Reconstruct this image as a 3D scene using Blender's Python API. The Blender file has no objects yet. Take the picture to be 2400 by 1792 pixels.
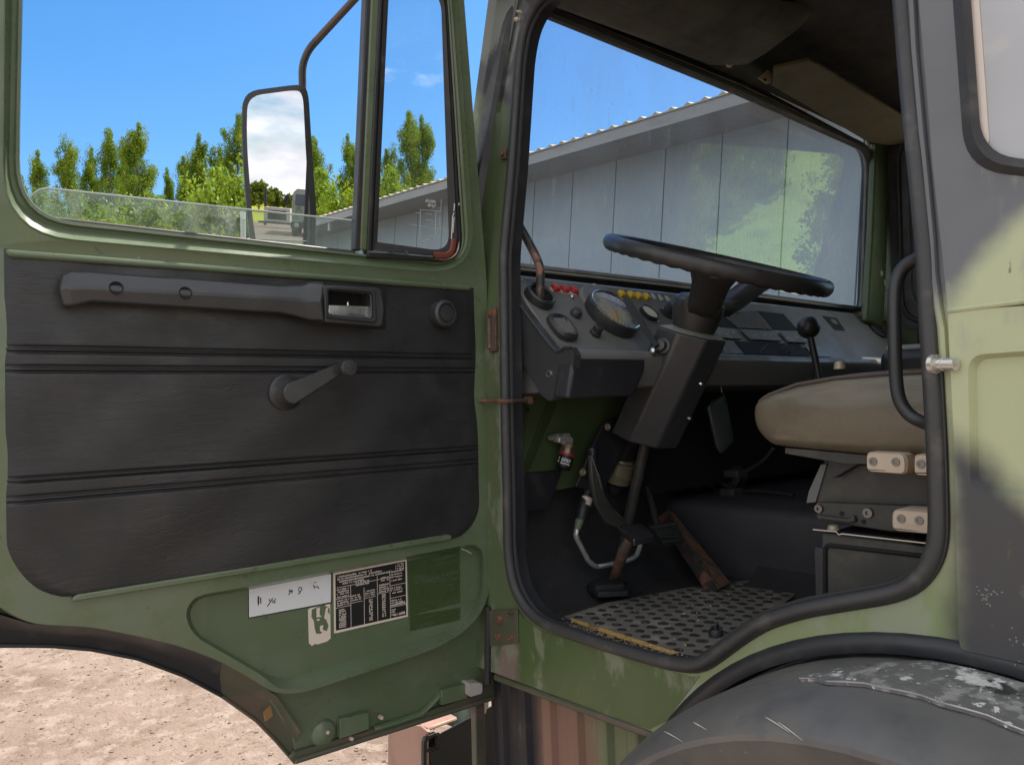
import bpy, bmesh, math, random
import numpy as np
from mathutils import Vector, Matrix
from mathutils.geometry import tessellate_polygon
R_ = math.radians
random.seed(7)
scn = bpy.context.scene
COL = scn.collection

# ------------------------------------------------------------------ camera
F, CX, CY = 1800., 1200., 896.           # focal length and centre in 2400 x 1792 units
MC = np.array([[0.75924946, 0.00433857, 0.65078525],
               [-0.65049135, -0.02572016, 0.75907804],
               [-0.02003161, 0.99965977, 0.01670582]])   # columns: right, up, forward
CAM = np.array([-1.15464, -1.44731, 1.75])
cd = bpy.data.cameras.new('camera')
cd.sensor_width = 36; cd.lens = F / 2400 * 36; cd.clip_end = 3000; cd.clip_start = .02
co = bpy.data.objects.new('camera', cd); COL.objects.link(co)
m4 = Matrix.Identity(4)
for i in range(3):
    m4[i][0] = MC[i, 0]; m4[i][1] = MC[i, 1]; m4[i][2] = -MC[i, 2]; m4[i][3] = CAM[i]
co.matrix_world = m4
scn.camera = co

# ------------------------------------------------------------------ light
SUN_AZ = (1.0, 0.0)                    # horizontal direction towards the sun
SUN_EL = R_(56)
sd = bpy.data.lights.new('sun', 'SUN'); sd.energy = 2.8; sd.angle = R_(.5); sd.color = (1, .94, .84)
so = bpy.data.objects.new('sun', sd); COL.objects.link(so)
sv = Vector((SUN_AZ[0] * math.cos(SUN_EL), SUN_AZ[1] * math.cos(SUN_EL), math.sin(SUN_EL)))
so.rotation_euler = sv.to_track_quat('Z', 'Y').to_euler()
so.location = (20, -12, 25)
W = bpy.data.worlds.new('World'); scn.world = W; W.use_nodes = True
def build_world():
    nt = W.node_tree; nt.nodes.clear(); N = nt.nodes.new; L = nt.links.new
    out = N('ShaderNodeOutputWorld'); bg = N('ShaderNodeBackground'); bg.inputs[1].default_value = .15
    sky = N('ShaderNodeTexSky'); sky.sky_type = 'NISHITA'; sky.sun_disc = False
    sky.sun_elevation = SUN_EL; sky.sun_rotation = math.atan2(SUN_AZ[0], SUN_AZ[1])
    sky.air_density = 1.0; sky.dust_density = .6; sky.ozone_density = 2.0
    hs = N('ShaderNodeHueSaturation'); hs.inputs['Saturation'].default_value = 1.36; hs.inputs['Value'].default_value = .545
    L(sky.outputs[0], hs.inputs['Color'])
    tc = N('ShaderNodeTexCoord'); mp = N('ShaderNodeMapping'); mp.inputs['Scale'].default_value = (1, 1, 2.6)
    L(tc.outputs['Generated'], mp.inputs[0])
    nz = N('ShaderNodeTexNoise'); nz.inputs['Scale'].default_value = 3.4; nz.inputs['Detail'].default_value = 9; nz.inputs['Roughness'].default_value = .58
    L(mp.outputs[0], nz.inputs['Vector'])
    sx = N('ShaderNodeSeparateXYZ'); L(tc.outputs['Generated'], sx.inputs[0])
    mr = N('ShaderNodeMapRange'); mr.inputs['From Min'].default_value = 1.02; mr.inputs['From Max'].default_value = .45
    mr.inputs['To Min'].default_value = -.19; mr.inputs['To Max'].default_value = .17
    yx = N('ShaderNodeMath'); yx.operation = 'MULTIPLY_ADD'; L(sx.outputs['X'], yx.inputs[0]); yx.inputs[1].default_value = .86; L(sx.outputs['Y'], yx.inputs[2])
    L(yx.outputs[0], mr.inputs['Value'])
    ad = N('ShaderNodeMath'); ad.operation = 'ADD'; L(nz.outputs[0], ad.inputs[0]); L(mr.outputs[0], ad.inputs[1])
    cr = N('ShaderNodeMapRange'); cr.inputs['From Min'].default_value = .5; cr.inputs['From Max'].default_value = .68
    cr.interpolation_type = 'SMOOTHSTEP'
    L(ad.outputs[0], cr.inputs['Value'])
    n2 = N('ShaderNodeTexNoise'); n2.inputs['Scale'].default_value = 5.5; n2.inputs['Detail'].default_value = 7; L(mp.outputs[0], n2.inputs['Vector'])
    cc = N('ShaderNodeMix'); cc.data_type = 'RGBA'; cc.inputs['A'].default_value = (2.0, 2.0, 2.06, 1); cc.inputs['B'].default_value = (4.75, 4.8, 4.82, 1)
    c2 = N('ShaderNodeMapRange'); c2.inputs['From Min'].default_value = .38; c2.inputs['From Max'].default_value = .62; L(n2.outputs[0], c2.inputs['Value']); L(c2.outputs[0], cc.inputs['Factor'])
    mx = N('ShaderNodeMix'); mx.data_type = 'RGBA'; L(cc.outputs['Result'], mx.inputs['B'])
    L(cr.outputs[0], mx.inputs['Factor']); L(hs.outputs[0], mx.inputs['A'])
    L(mx.outputs['Result'], bg.inputs[0]); L(bg.outputs[0], out.inputs[0])
build_world()
vs = scn.view_settings
vs.view_transform = 'Standard'; vs.look = 'None'; vs.gamma = 1; vs.exposure = 1.42
scn.cycles.use_denoising = True
scn.cycles.max_bounces = 10; scn.cycles.transparent_max_bounces = 24; scn.cycles.diffuse_bounces = 5

# ------------------------------------------------------------------ pixel -> plane helpers
def ray(px, py): return MC @ np.array([(px - CX) / F, -(py - CY) / F, 1.])
def hit(px, py, p0, n):
    d = ray(px, py); n = np.array(n, float); t = (np.array(p0, float) - CAM) @ n / (d @ n)
    return Vector(CAM + t * d)
def PX(px, py, x): return hit(px, py, (x, 0, 0), (1, 0, 0))
def PY(px, py, y): return hit(px, py, (0, y, 0), (0, 1, 0))
def PZ(px, py, z): return hit(px, py, (0, 0, z), (0, 0, 1))
TAU = R_(6.3)
DN = Vector((-.0535, -.9985, 0)).normalized(); DS_ = Vector((-.9985, .0535, 0)).normalized()
ZB = 2.012                                 # belt of the door
DNU = (DN * math.cos(TAU) - Vector((0, 0, 1)) * math.sin(TAU))
def D(px, py, off=0.):
    p = hit(px, py, DN * off, DN)
    if p.z > ZB: p = hit(px, py, Vector((0, 0, ZB)) + DNU * off, DNU)
    return p
def dl(pts, off=0.): return [D(x, y, off) for x, y in pts]
ZS = 1.858                                 # belt crease of the cab side
SNU = Vector((-math.cos(TAU), 0, math.sin(TAU)))
def S(px, py, off=0.):
    p = hit(px, py, (-off, 0, 0), (1, 0, 0))
    if p.z > ZS: p = hit(px, py, Vector((0, 0, ZS)) + SNU * off, SNU)
    return p
def sl(pts, off=0.): return [S(x, y, off) for x, y in pts]
def s3(y, z, off=0.): return Vector((max(0, z - ZS) * math.tan(TAU) - off, y, z))
def zq(x0, y0, s, pts): return [(x0 + s * a, y0 + s * b) for a, b in pts]
def lerp(a, b, t): return a + (b - a) * t

def rp(pts, r, seg=5, closed=True):
    """round the corners of a polygon / path (r: one number or one per corner)"""
    pts = [Vector(p) if len(p) == 3 else Vector((p[0], p[1], 0)) for p in pts]; n = len(pts); out = []
    two = False
    for i, p in enumerate(pts):
        rr = r[i] if isinstance(r, (list, tuple)) else r
        if (not closed and i in (0, n - 1)) or rr <= 0:
            out.append(p.copy()); continue
        a = pts[i - 1] - p; b = pts[(i + 1) % n] - p
        ra = min(rr, a.length * .49); rb = min(rr, b.length * .49)
        A = p + a.normalized() * ra; B = p + b.normalized() * rb
        for k in range(seg + 1):
            t = k / seg; out.append(A * (1 - t) ** 2 + p * 2 * t * (1 - t) + B * t * t)
    return out
def r2(pts, r, seg=5, closed=True): return [(v.x, v.y) for v in rp(pts, r, seg, closed)]

# ------------------------------------------------------------------ mesh builder
class MB:
    def __init__(s): s.v = []; s.f = []; s.m = []; s.mi = 0
    def add(s, vs, fs):
        o = len(s.v); s.v += [tuple(v) for v in vs]
        for f in fs: s.f.append(tuple(o + i for i in f)); s.m.append(s.mi)
        return s
    def poly(s, pts): return s.add(pts, [tuple(range(len(pts)))])
    def tess(s, loops):
        flat = [Vector(p) for l in loops for p in l]
        return s.add(flat, [tuple(t) for t in tessellate_polygon([[Vector(p) for p in l] for l in loops])])
    def prism(s, outer, vec, holes=()):
        vec = Vector(vec); loops = [[Vector(p) for p in outer]] + [[Vector(p) for p in h] for h in holes]
        s.tess(loops); s.tess([[p + vec for p in l] for l in loops])
        for l in loops: s.loft([l, [p + vec for p in l]])
        return s
    def loft(s, loops, closed=True, cap0=False, cap1=False):
        n = len(loops[0]); vs = [p for l in loops for p in l]; fs = []
        for j in range(len(loops) - 1):
            for i in range(n if closed else n - 1):
                k = (i + 1) % n; fs.append((j * n + i, j * n + k, (j + 1) * n + k, (j + 1) * n + i))
        s.add(vs, fs)
        if cap0: s.tess([loops[0]])
        if cap1: s.tess([loops[-1]])
        return s
    def tube(s, path, r, n=10, closed=False, flat=1., up=None):
        path = [Vector(p) for p in path]; m = len(path); rings = []; prev = None
        for i, p in enumerate(path):
            if closed: t = path[(i + 1) % m] - path[i - 1]
            else: t = path[min(i + 1, m - 1)] - path[max(i - 1, 0)]
            t.normalize()
            if prev is None:
                u = Vector(up) if up else (Vector((0, 0, 1)) if abs(t.z) < .9 else Vector((1, 0, 0)))
            else: u = prev
            u = (u - t * u.dot(t)).normalized(); prev = u; w = t.cross(u)
            rr = r[i] if isinstance(r, (list, tuple)) else r
            rings.append([p + u * math.cos(2 * math.pi * k / n) * rr * flat + w * math.sin(2 * math.pi * k / n) * rr for k in range(n)])
        if closed: rings.append(rings[0]); s.loft(rings)
        else: s.loft(rings, cap0=True, cap1=True)
        return s
    def box(s, o, ex, ey, ez):
        o, ex, ey, ez = map(Vector, (o, ex, ey, ez))
        return s.prism([o, o + ex, o + ex + ey, o + ey], ez)
    def bb(s, x0, x1, y0, y1, z0, z1): return s.box((x0, y0, z0), (x1 - x0, 0, 0), (0, y1 - y0, 0), (0, 0, z1 - z0))
    def lathe(s, o, ax, prof, n=28):
        o = Vector(o); ax = Vector(ax).normalized()
        u = ax.cross(Vector((0, 0, 1)) if abs(ax.z) < .9 else Vector((1, 0, 0))).normalized(); w = ax.cross(u)
        rings = [[o + ax * h + (u * math.cos(2 * math.pi * k / n) + w * math.sin(2 * math.pi * k / n)) * max(r, 1e-5) for k in range(n)] for h, r in prof]
        return s.loft(rings, cap0=prof[0][1] > 1e-4, cap1=prof[-1][1] > 1e-4)
    def build(s, name, mats, parent=None, bevel=0, seg=2, ang=35, loc=None):
        me = bpy.data.meshes.new(name)
        bm = bmesh.new(); vv = [bm.verts.new(v) for v in s.v]
        for f, mi in zip(s.f, s.m):
            try:
                fc = bm.faces.new([vv[i] for i in f]); fc.material_index = mi; fc.smooth = True
            except ValueError: pass
        bmesh.ops.remove_doubles(bm, verts=bm.verts, dist=2e-6)
        bmesh.ops.recalc_face_normals(bm, faces=bm.faces)
        bm.to_mesh(me); bm.free()
        me.set_sharp_from_angle(angle=R_(ang))
        for m in (mats if isinstance(mats, (list, tuple)) else [mats]): me.materials.append(m)
        o = bpy.data.objects.new(name, me); COL.objects.link(o)
        if parent: o.parent = parent
        if loc: o.location = loc
        if bevel:
            b = o.modifiers.new('b', 'BEVEL'); b.width = bevel; b.segments = seg; b.limit_method = 'ANGLE'; b.angle_limit = R_(38)
            b.harden_normals = False
        return o
def empty(name, loc=(0, 0, 0), parent=None):
    o = bpy.data.objects.new(name, None); o.location = loc; o.empty_display_size = .1; COL.objects.link(o)
    if parent: o.parent = parent
    return o
def tag(o, label=None, cat=None, group=None, kind=None):
    for k, v in (('label', label), ('category', cat), ('group', group), ('kind', kind)):
        if v: o[k] = v
    return o

# ------------------------------------------------------------------ materials
def c4(c): return (*c, 1) if len(c) == 3 else c
def mk(name):
    m = bpy.data.materials.new(name); m.use_nodes = True; nt = m.node_tree; nt.nodes.clear()
    out = nt.nodes.new('ShaderNodeOutputMaterial'); return m, nt, out
def nnoise(nt, vec, sc, detail=6, rough=.6, dist=0.):
    mp = nt.nodes.new('ShaderNodeMapping'); mp.inputs['Scale'].default_value = sc if isinstance(sc, tuple) else (sc,) * 3
    nt.links.new(vec, mp.inputs[0]); n = nt.nodes.new('ShaderNodeTexNoise'); n.inputs['Scale'].default_value = 1
    n.inputs['Detail'].default_value = detail; n.inputs['Roughness'].default_value = rough; n.inputs['Distortion'].default_value = dist
    nt.links.new(mp.outputs[0], n.inputs['Vector']); return n.outputs[0]
def mrange(nt, v, a, b, c=0., d=1.):
    r = nt.nodes.new('ShaderNodeMapRange'); r.interpolation_type = 'SMOOTHSTEP'
    for k, x in zip(('From Min', 'From Max', 'To Min', 'To Max'), (a, b, c, d)): r.inputs[k].default_value = x
    nt.links.new(v, r.inputs['Value']); return r.outputs[0]
def nmath(nt, op, a, b):
    m = nt.nodes.new('ShaderNodeMath'); m.operation = op
    for i, x in enumerate((a, b)):
        if isinstance(x, (int, float)): m.inputs[i].default_value = x
        else: nt.links.new(x, m.inputs[i])
    return m.outputs[0]
def nmix(nt, fac, a, b):
    m = nt.nodes.new('ShaderNodeMix'); m.data_type = 'RGBA'
    for k, x in (('Factor', fac), ('A', a), ('B', b)):
        if isinstance(x, tuple): m.inputs[k].default_value = c4(x)
        elif isinstance(x, (int, float)): m.inputs[k].default_value = x
        else: nt.links.new(x, m.inputs[k])
    return m.outputs['Result']
def Mt(name, col, rough=.5, metal=0., layers=(), bumps=(), spec=.5, camo=(), rvar=.1, coat=0., trans=0.):
    """layers: (colour, noise scale, lo, hi[, strength]); bumps: (scale, strength, distance);
    camo: (colour, [(a,b,c,d) half spaces], softness, wobble)"""
    m, nt, out = mk(name); N = nt.nodes.new; L = nt.links.new
    b = N('ShaderNodeBsdfPrincipled'); L(b.outputs[0], out.inputs[0])
    tc = N('ShaderNodeTexCoord'); vec = tc.outputs['Object']; c = c4(col)
    if camo:
        wn = N('ShaderNodeTexNoise'); wn.inputs['Scale'].default_value = 7; wn.inputs['Detail'].default_value = 5; L(vec, wn.inputs['Vector'])
        for cc, hs, soft, wob in camo:
            va = N('ShaderNodeVectorMath'); va.operation = 'MULTIPLY_ADD'
            L(wn.outputs['Color'], va.inputs[0]); va.inputs[1].default_value = (wob,) * 3; va.inputs[2].default_value = (-wob / 2,) * 3
            vb = N('ShaderNodeVectorMath'); vb.operation = 'ADD'; L(va.outputs[0], vb.inputs[0]); L(vec, vb.inputs[1])
            mask = None
            for (x, y, z, w) in hs:
                dp = N('ShaderNodeVectorMath'); dp.operation = 'DOT_PRODUCT'; L(vb.outputs[0], dp.inputs[0]); dp.inputs[1].default_value = (x, y, z)
                k = mrange(nt, dp.outputs['Value'], -w - soft, -w + soft)
                mask = k if mask is None else nmath(nt, 'MULTIPLY', mask, k)
            c = nmix(nt, mask, c, tuple(cc))
    for ly in layers:
        lc, sc, lo, hi = ly[:4]; st = ly[4] if len(ly) > 4 else 1.
        k = mrange(nt, nnoise(nt, vec, sc, 8, .62), lo, hi, 0, st)
        c = nmix(nt, k, c, tuple(lc))
    if isinstance(c, tuple): b.inputs['Base Color'].default_value = c
    else: L(c, b.inputs['Base Color'])
    if rvar: L(mrange(nt, nnoise(nt, vec, 14.), .3, .7, max(0, rough - rvar), min(1, rough + rvar)), b.inputs['Roughness'])
    else: b.inputs['Roughness'].default_value = rough
    b.inputs['Metallic'].default_value = metal; b.inputs['Specular IOR Level'].default_value = spec
    b.inputs['Coat Weight'].default_value = coat
    nrm = None
    for sc, st, ds in bumps:
        bp = N('ShaderNodeBump'); bp.inputs['Strength'].default_value = st; bp.inputs['Distance'].default_value = ds
        L(nnoise(nt, vec, sc, 5, .6), bp.inputs['Height'])
        if nrm: L(nrm, bp.inputs['Normal'])
        nrm = bp.outputs[0]
    if nrm: L(nrm, b.inputs['Normal'])
    if trans:
        tr = N('ShaderNodeBsdfTranslucent'); ms = N('ShaderNodeMixShader'); ms.inputs[0].default_value = trans
        if isinstance(c, tuple): tr.inputs[0].default_value = c
        else: L(c, tr.inputs[0])
        L(b.outputs[0], ms.inputs[1]); L(tr.outputs[0], ms.inputs[2]); L(ms.outputs[0], out.inputs[0])
    return m
def Gl(name, tint=(.97, .98, .98), ior=1.5, dirt=(), dcol=(.7, .72, .72), haze=0.):
    m, nt, out = mk(name); N = nt.nodes.new; L = nt.links.new
    t = N('ShaderNodeBsdfTransparent'); t.inputs[0].default_value = c4(tint)
    g = N('ShaderNodeBsdfGlossy'); g.inputs['Roughness'].default_value = .0; g.inputs[0].default_value = (1, 1, 1, 1)
    ge = N('ShaderNodeNewGeometry'); dp = N('ShaderNodeVectorMath'); dp.operation = 'DOT_PRODUCT'
    L(ge.outputs['Normal'], dp.inputs[0]); L(ge.outputs['Incoming'], dp.inputs[1]); r0 = ((ior - 1) / (ior + 1)) ** 2
    fr = nmath(nt, 'ADD', nmath(nt, 'MULTIPLY', nmath(nt, 'POWER', nmath(nt, 'SUBTRACT', 1., nmath(nt, 'ABSOLUTE', dp.outputs['Value'], 0.)), 5.), 1 - r0), r0)
    mx = N('ShaderNodeMixShader'); L(fr, mx.inputs[0]); L(t.outputs[0], mx.inputs[1]); L(g.outputs[0], mx.inputs[2])
    last = mx.outputs[0]; vec = N('ShaderNodeTexCoord').outputs['Object']
    if dirt or haze:
        d = N('ShaderNodeBsdfDiffuse'); d.inputs[0].default_value = c4(dcol)
        tl = N('ShaderNodeBsdfTranslucent'); tl.inputs[0].default_value = c4(dcol)
        dm = N('ShaderNodeMixShader'); dm.inputs[0].default_value = .5; L(d.outputs[0], dm.inputs[1]); L(tl.outputs[0], dm.inputs[2])
        f = None
        for sc, lo, hi, st in dirt:
            k = mrange(nt, nnoise(nt, vec, sc, 6, .65), lo, hi, 0, st)
            f = k if f is None else nmath(nt, 'ADD', f, k)
        f = haze if f is None else nmath(nt, 'ADD', f, haze)
        m2 = N('ShaderNodeMixShader')
        if isinstance(f, float): m2.inputs[0].default_value = f
        else: L(f, m2.inputs[0])
        L(last, m2.inputs[1]); L(dm.outputs[0], m2.inputs[2]); last = m2.outputs[0]
    L(last, out.inputs[0]); return m

def hp(p1, p2, pin):
    """half space on the cab side through two pixels, with a pixel inside"""
    a, b, c = S(*p1), S(*p2), S(*pin); n = Vector((0, -(b.z - a.z), b.y - a.y)).normalized(); d = -n.dot(a)
    if n.dot(c) + d < 0: n, d = -n, -d
    return (0, n.y, n.z, d)
GREEN = (.10, .13, .062); PALE = (.44, .47, .275); BLACK = (.05, .05, .054); BROWN = (.23, .125, .085)  # PALE is the camouflage green with sky sheen put into its colour
dust = ((.30, .30, .24), (9, 9, 6), .55, .72, .45)
mGreen = Mt('door_paint', (.112, .150, .082), .33, layers=[((.15, .18, .12), (5, 5, 9), .48, .62, .55), ((.085, .12, .055), (14, 14, 7), .62, .7, .5), ((.42, .42, .36), (60, 60, 34), .715, .735, .8), ((.045, .055, .03), (20, 20, 20), .66, .69, .6)], bumps=[((30, 30, 30), .05, .002)], coat=.3)
mGreenIn = Mt('cab_green', (.075, .108, .045), .42, layers=[((.085, .105, .05), 12., .5, .65, .5)], coat=.1)
seamy = hp((2316, 600), (2218, 694), (2200, 500)); low = hp((2234, 1030), (2345, 1110), (2300, 1350))
pil = hp((1131, 222), (1160, 232), (1140, 60))
front = (0, 1, 0, .55); rear = (0, -1, 0, -.55)
seamx = (0, -1, 0, PX(2232, 1250, 0).y)
mCamo = Mt('camouflage_paint', GREEN, .45, camo=[
    (PALE, [rear, (0, 0, 1, -1.47)], .1, .1), ((.22, .27, .13), [hp((1500, 1650), (1500, 1450), (1800, 1500)), (0, 0, -1, 1.5)], .05, .2),
    ((.125, .125, .132), [seamy, rear], .022, .07), (BLACK, [low, seamx], .03, .09), (BLACK, [pil, front], .012, .03)],  # upper black is lighter: reflected sky painted into its colour
    layers=[((.30, .32, .26), (7, 7, 3.2), .52, .6, .5), ((.20, .15, .12), (9, 9, 5), .66, .74, .5), ((.07, .09, .045), (46, 46, 14), .67, .7, .7), ((.55, .52, .46), (70, 70, 40), .74, .76, .8)],
    bumps=[((24, 24, 24), .06, .003)], coat=.1)
mSill = Mt('worn_sill_paint', (.075, .115, .04), .42, camo=[((.20, .145, .125), [(0, 1, 0, .10)], .012, .06)], layers=[((.25, .265, .19), (10, 10, 5.5), .52, .62, .6), ((.07, .085, .04), (60, 60, 16), .66, .69, .75), ((.50, .48, .40), (75, 75, 30), .72, .74, .6)], bumps=[((24, 24, 24), .08, .003)], coat=.1)
mStep = Mt('camouflage_step', (.165, .19, .10), .5, camo=[((.25, .14, .10), [(0, 1, 0, .30)], .05, .06), ((.012, .013, .018), [(0, 1, 0, .12)], .03, .03)], layers=[dust])
mVinyl = Mt('black_vinyl', (.021, .021, .0225), .42, layers=[((.034, .0325, .032), (4, 4, 9), .45, .7, .7), ((.07, .066, .06), (30, 30, 90), .66, .74, .35)], bumps=[((420, 420, 420), .14, .0012), ((5, 5, 24), .3, .004)], spec=.5)
def creases(m, sc, st, dist, warp):
    nt = m.node_tree; b = next(n for n in nt.nodes if n.type == 'BSDF_PRINCIPLED'); tc = nt.nodes.new('ShaderNodeTexCoord')
    old = b.inputs['Normal'].links[0].from_socket
    v = nnoise(nt, tc.outputs['Object'], sc, 3, .55, warp); a = nmath(nt, 'ABSOLUTE', nmath(nt, 'SUBTRACT', v, .5), 0.); h = mrange(nt, a, 0., .035)
    k = mrange(nt, nnoise(nt, tc.outputs['Object'], (4, 4, 6), 2), .42, .6, .1, 1.)
    bp = nt.nodes.new('ShaderNodeBump'); bp.inputs['Strength'].default_value = st; bp.inputs['Distance'].default_value = dist
    nt.links.new(nmath(nt, 'MULTIPLY', h, k), bp.inputs['Height']); nt.links.new(old, bp.inputs['Normal']); nt.links.new(bp.outputs[0], b.inputs['Normal'])
creases(mVinyl, (9, 9, 58), .22, .0016, .6)
mPlas = Mt('black_plastic', (.043, .044, .046), .36, layers=[((.07, .068, .064), 10., .5, .75, .6)], bumps=[(500., .1, .001)])
mPlas2 = Mt('dark_plastic', (.028, .028, .029), .42, bumps=[(400., .1, .001)])
mDash = Mt('dash_plastic', (.165, .162, .152), .45, layers=[((.22, .21, .185), 6., .5, .75, .5)], bumps=[(600., .12, .001)])
mRub = Mt('rubber', (.042, .041, .041), .5, layers=[((.12, .11, .095), (18, 18, 18), .52, .72, .55)], bumps=[(300., .1, .001)])
mRub2 = Mt('ribbed_rubber', (.03, .03, .03), .6, bumps=[(700., .8, .003)])
mSil = Mt('satin_metal', (.62, .62, .64), .28, 1.)
mChrome = Mt('bright_metal', (.62, .6, .56), .25, .55, layers=[((.3, .24, .18), 60., .55, .7, .7)])
mRust = Mt('rusty_steel', (.09, .065, .05), .6, layers=[((.22, .10, .055), 30., .45, .6), ((.045, .04, .038), 60., .6, .68)], bumps=[(120., .25, .002)])
mBronze = Mt('bronze', (.36, .27, .2), .35, .8, layers=[((.2, .15, .11), 60., .5, .6)])
mOlive = Mt('olive_metal', (.34, .29, .19), .35, .2)
mBrownP = Mt('brown_paint', (.40, .235, .175), .5, layers=[((.28, .16, .12), (8, 8, 3), .5, .65, .6)], bumps=[(14., .1, .003)])
mBlackP = Mt('black_paint', (.024, .0245, .028), .45, layers=[((.06, .06, .055), 14., .55, .7, .6)])
mFlange = Mt('flange_paint', (.085, .085, .055), .5, layers=[((.13, .095, .075), (8, 8, 8), .5, .6, .8), ((.3, .2, .1), 50., .68, .72, .7), ((.05, .06, .03), 20., .6, .7, .7)])
mFlr = Mt('floor_rubber', (.032, .031, .031), .7, layers=[((.08, .07, .055), 9., .56, .75, .5), ((.35, .26, .17), (160, 160, 160), .69, .72, .8)], bumps=[(200., .3, .002)])
mMat = Mt('mat_rubber', (.17, .157, .132), .75, layers=[((.34, .30, .24), 12., .5, .68, .7), ((.45, .36, .26), (90, 90, 90), .69, .73, .6)], bumps=[(200., .3, .002)])
mStud = Mt('stud_rubber', (.045, .043, .04), .5, layers=[((.22, .19, .15), 22., .58, .7, .5)])
mTun = Mt('tunnel_vinyl', (.048, .045, .052), .6, layers=[((.06, .055, .05), 6., .5, .7)], bumps=[(260., .35, .002)])
mSeat = Mt('seat_vinyl', (.125, .105, .07), .33, coat=.25, layers=[((.075, .07, .044), (3, 4, 20), .46, .60, .8), ((.19, .155, .115), (3, 3, 8), .55, .7, .6)], bumps=[((10, 10, 24), .15, .004), (500., .1, .001)])
mSeatG = Mt('grey_vinyl', (.32, .30, .27), .5)
mPipe = Mt('piping', (.08, .06, .05), .6)
mSteel = Mt('grey_steel', (.042, .042, .037), .5, layers=[((.08, .075, .06), 12., .5, .7)])
mBeige = Mt('beige_block', (.58, .47, .35), .45, layers=[((.50, .395, .285), (6, 20, 40), .5, .6, .5)])
mScrew = Mt('screw_steel', (.2, .19, .18), .35, .9)
mRed = Mt('red_switch', (.42, .03, .03), .35)
mYel = Mt('yellow_switch', (.70, .44, .03), .4)
mGry = Mt('grey_switch', (.42, .42, .38), .4)
mGaug = Mt('gauge_face', (.52, .56, .57), .3, layers=[((.72, .62, .44), 14., .48, .6)])  # dial colour paled to stand in for sky reflected in the glass
mDark = Mt('dark_void', (.006, .006, .007), .8, rvar=0)  # near-black, mostly painted shade for slots, holes and recesses
mWhite = Mt('white_sticker', (.72, .73, .74), .4, layers=[((.6, .6, .62), 18., .55, .7, .6)])
mCream = Mt('cream_sticker', (.74, .64, .55), .5)
mInk = Mt('black_ink', (.012, .012, .013), .45, rvar=0)
mDecal = Mt('faded_decal', (.05, .082, .03), .3, layers=[((.075, .105, .055), (10, 10, 40), .55, .65, .6)])
mFaint = Mt('faint_print', (.10, .13, .075), .5, rvar=0)
mHead = Mt('headliner', (.019, .018, .016), .8, layers=[((.03, .027, .02), 5., .45, .65)], bumps=[((4, 40, 4), .5, .01)])
mHeadG = Mt('header_paint', (.022, .028, .014), .6)
mVisor = Mt('visor_vinyl', (.085, .073, .036), .7, layers=[((.06, .055, .026), 8., .5, .65)], bumps=[(500., .1, .001)])
mFend = Mt('fender_plastic', (.125, .12, .113), .46, layers=[((.17, .155, .135), (5, 5, 3), .45, .68, .8), ((.075, .076, .08), (8, 8, 4), .48, .68, .6), ((.2, .18, .155), (20, 20, 9), .56, .7, .3), ((.5, .47, .42), (60, 30, 60), .70, .72, .8)], bumps=[(90., .12, .002)])
mTread = Mt('worn_tread_plate', (.16, .155, .145), .4, layers=[((.46, .44, .41), (22, 34, 22), .5, .6, .6), ((.025, .025, .025), (15, 15, 15), .58, .64, .85), ((.8, .77, .72), (11, 11, 11), .60, .66, .9), ((.8, .77, .72), (45, 60, 45), .60, .63, .9)], bumps=[((60, 90, 60), .6, .006)])
mRedS = Mt('red_seal', (.20, .055, .035), .5)
mMir = Mt('mirror_glass', (.60, .60, .64), .0, 1., rvar=0)
mMirH = Mt('mirror_housing', (.045, .045, .046), .45)
mGlass = Gl('window_glass', (.95, .97, .96), 1.45, [((6, 6, 3), .55, .8, .05)], haze=.012)
mGlassG = Gl('lowered_glass', (.86, .93, .89), 1.5, [((8, 8, 3), .5, .7, .16)], haze=.06)
mWind = Gl('windscreen_glass', (.93, .96, .98), 1.9, [((50, 50, 1.6), .58, .72, .20), ((150, 150, 110), .665, .69, .6), ((3, 3, 2), .4, .7, .07)], haze=.045, dcol=(.58, .67, .74))
mPaleG = Mt('dirty_pale_glass', (.42, .42, .43), .15, layers=[((.52, .5, .46), (6, 6, 10), .5, .62, .5)], coat=.6)
mGaugeG = Gl('gauge_glass', (.95, .95, .95), 1.6)
exec_order = True

# =================================================================== the truck
truck = empty('military_truck')
tag(truck, 'camouflage painted military truck with its driver door standing wide open', 'truck')

# ---------------------------------------------------- door opening path (rubber seal centre line)
seal_px = [(1300, -30), (1262, 2), (1240, 38), (1226, 75), (1216, 133), (1207, 266), (1198, 400), (1180, 600), (1182, 800), (1185, 1000),
           (1189, 1150), (1191, 1298), (1202, 1368), (1226, 1418), (1258, 1450), (1290, 1467), (1402, 1506), (1496, 1534), (1585, 1557),
           (1638, 1560), (1682, 1530), (1730, 1493), (1790, 1455), (1880, 1427), (1995, 1407), (2085, 1392), (2138, 1370), (2174, 1332),
           (2194, 1283), (2198, 1230), (2193, 1050), (2182, 850), (2176, 760), (2168, 600), (2150, 409), (2137, 290), (2124, 150), (2112, 0),
           (2102, -120), (2094, -300), (2085, -440), (2060, -490), (2020, -470)]
seal3 = [S(x, y, .006) for x, y in seal_px]
seal3 = rp(seal3, .03, 3)
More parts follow.
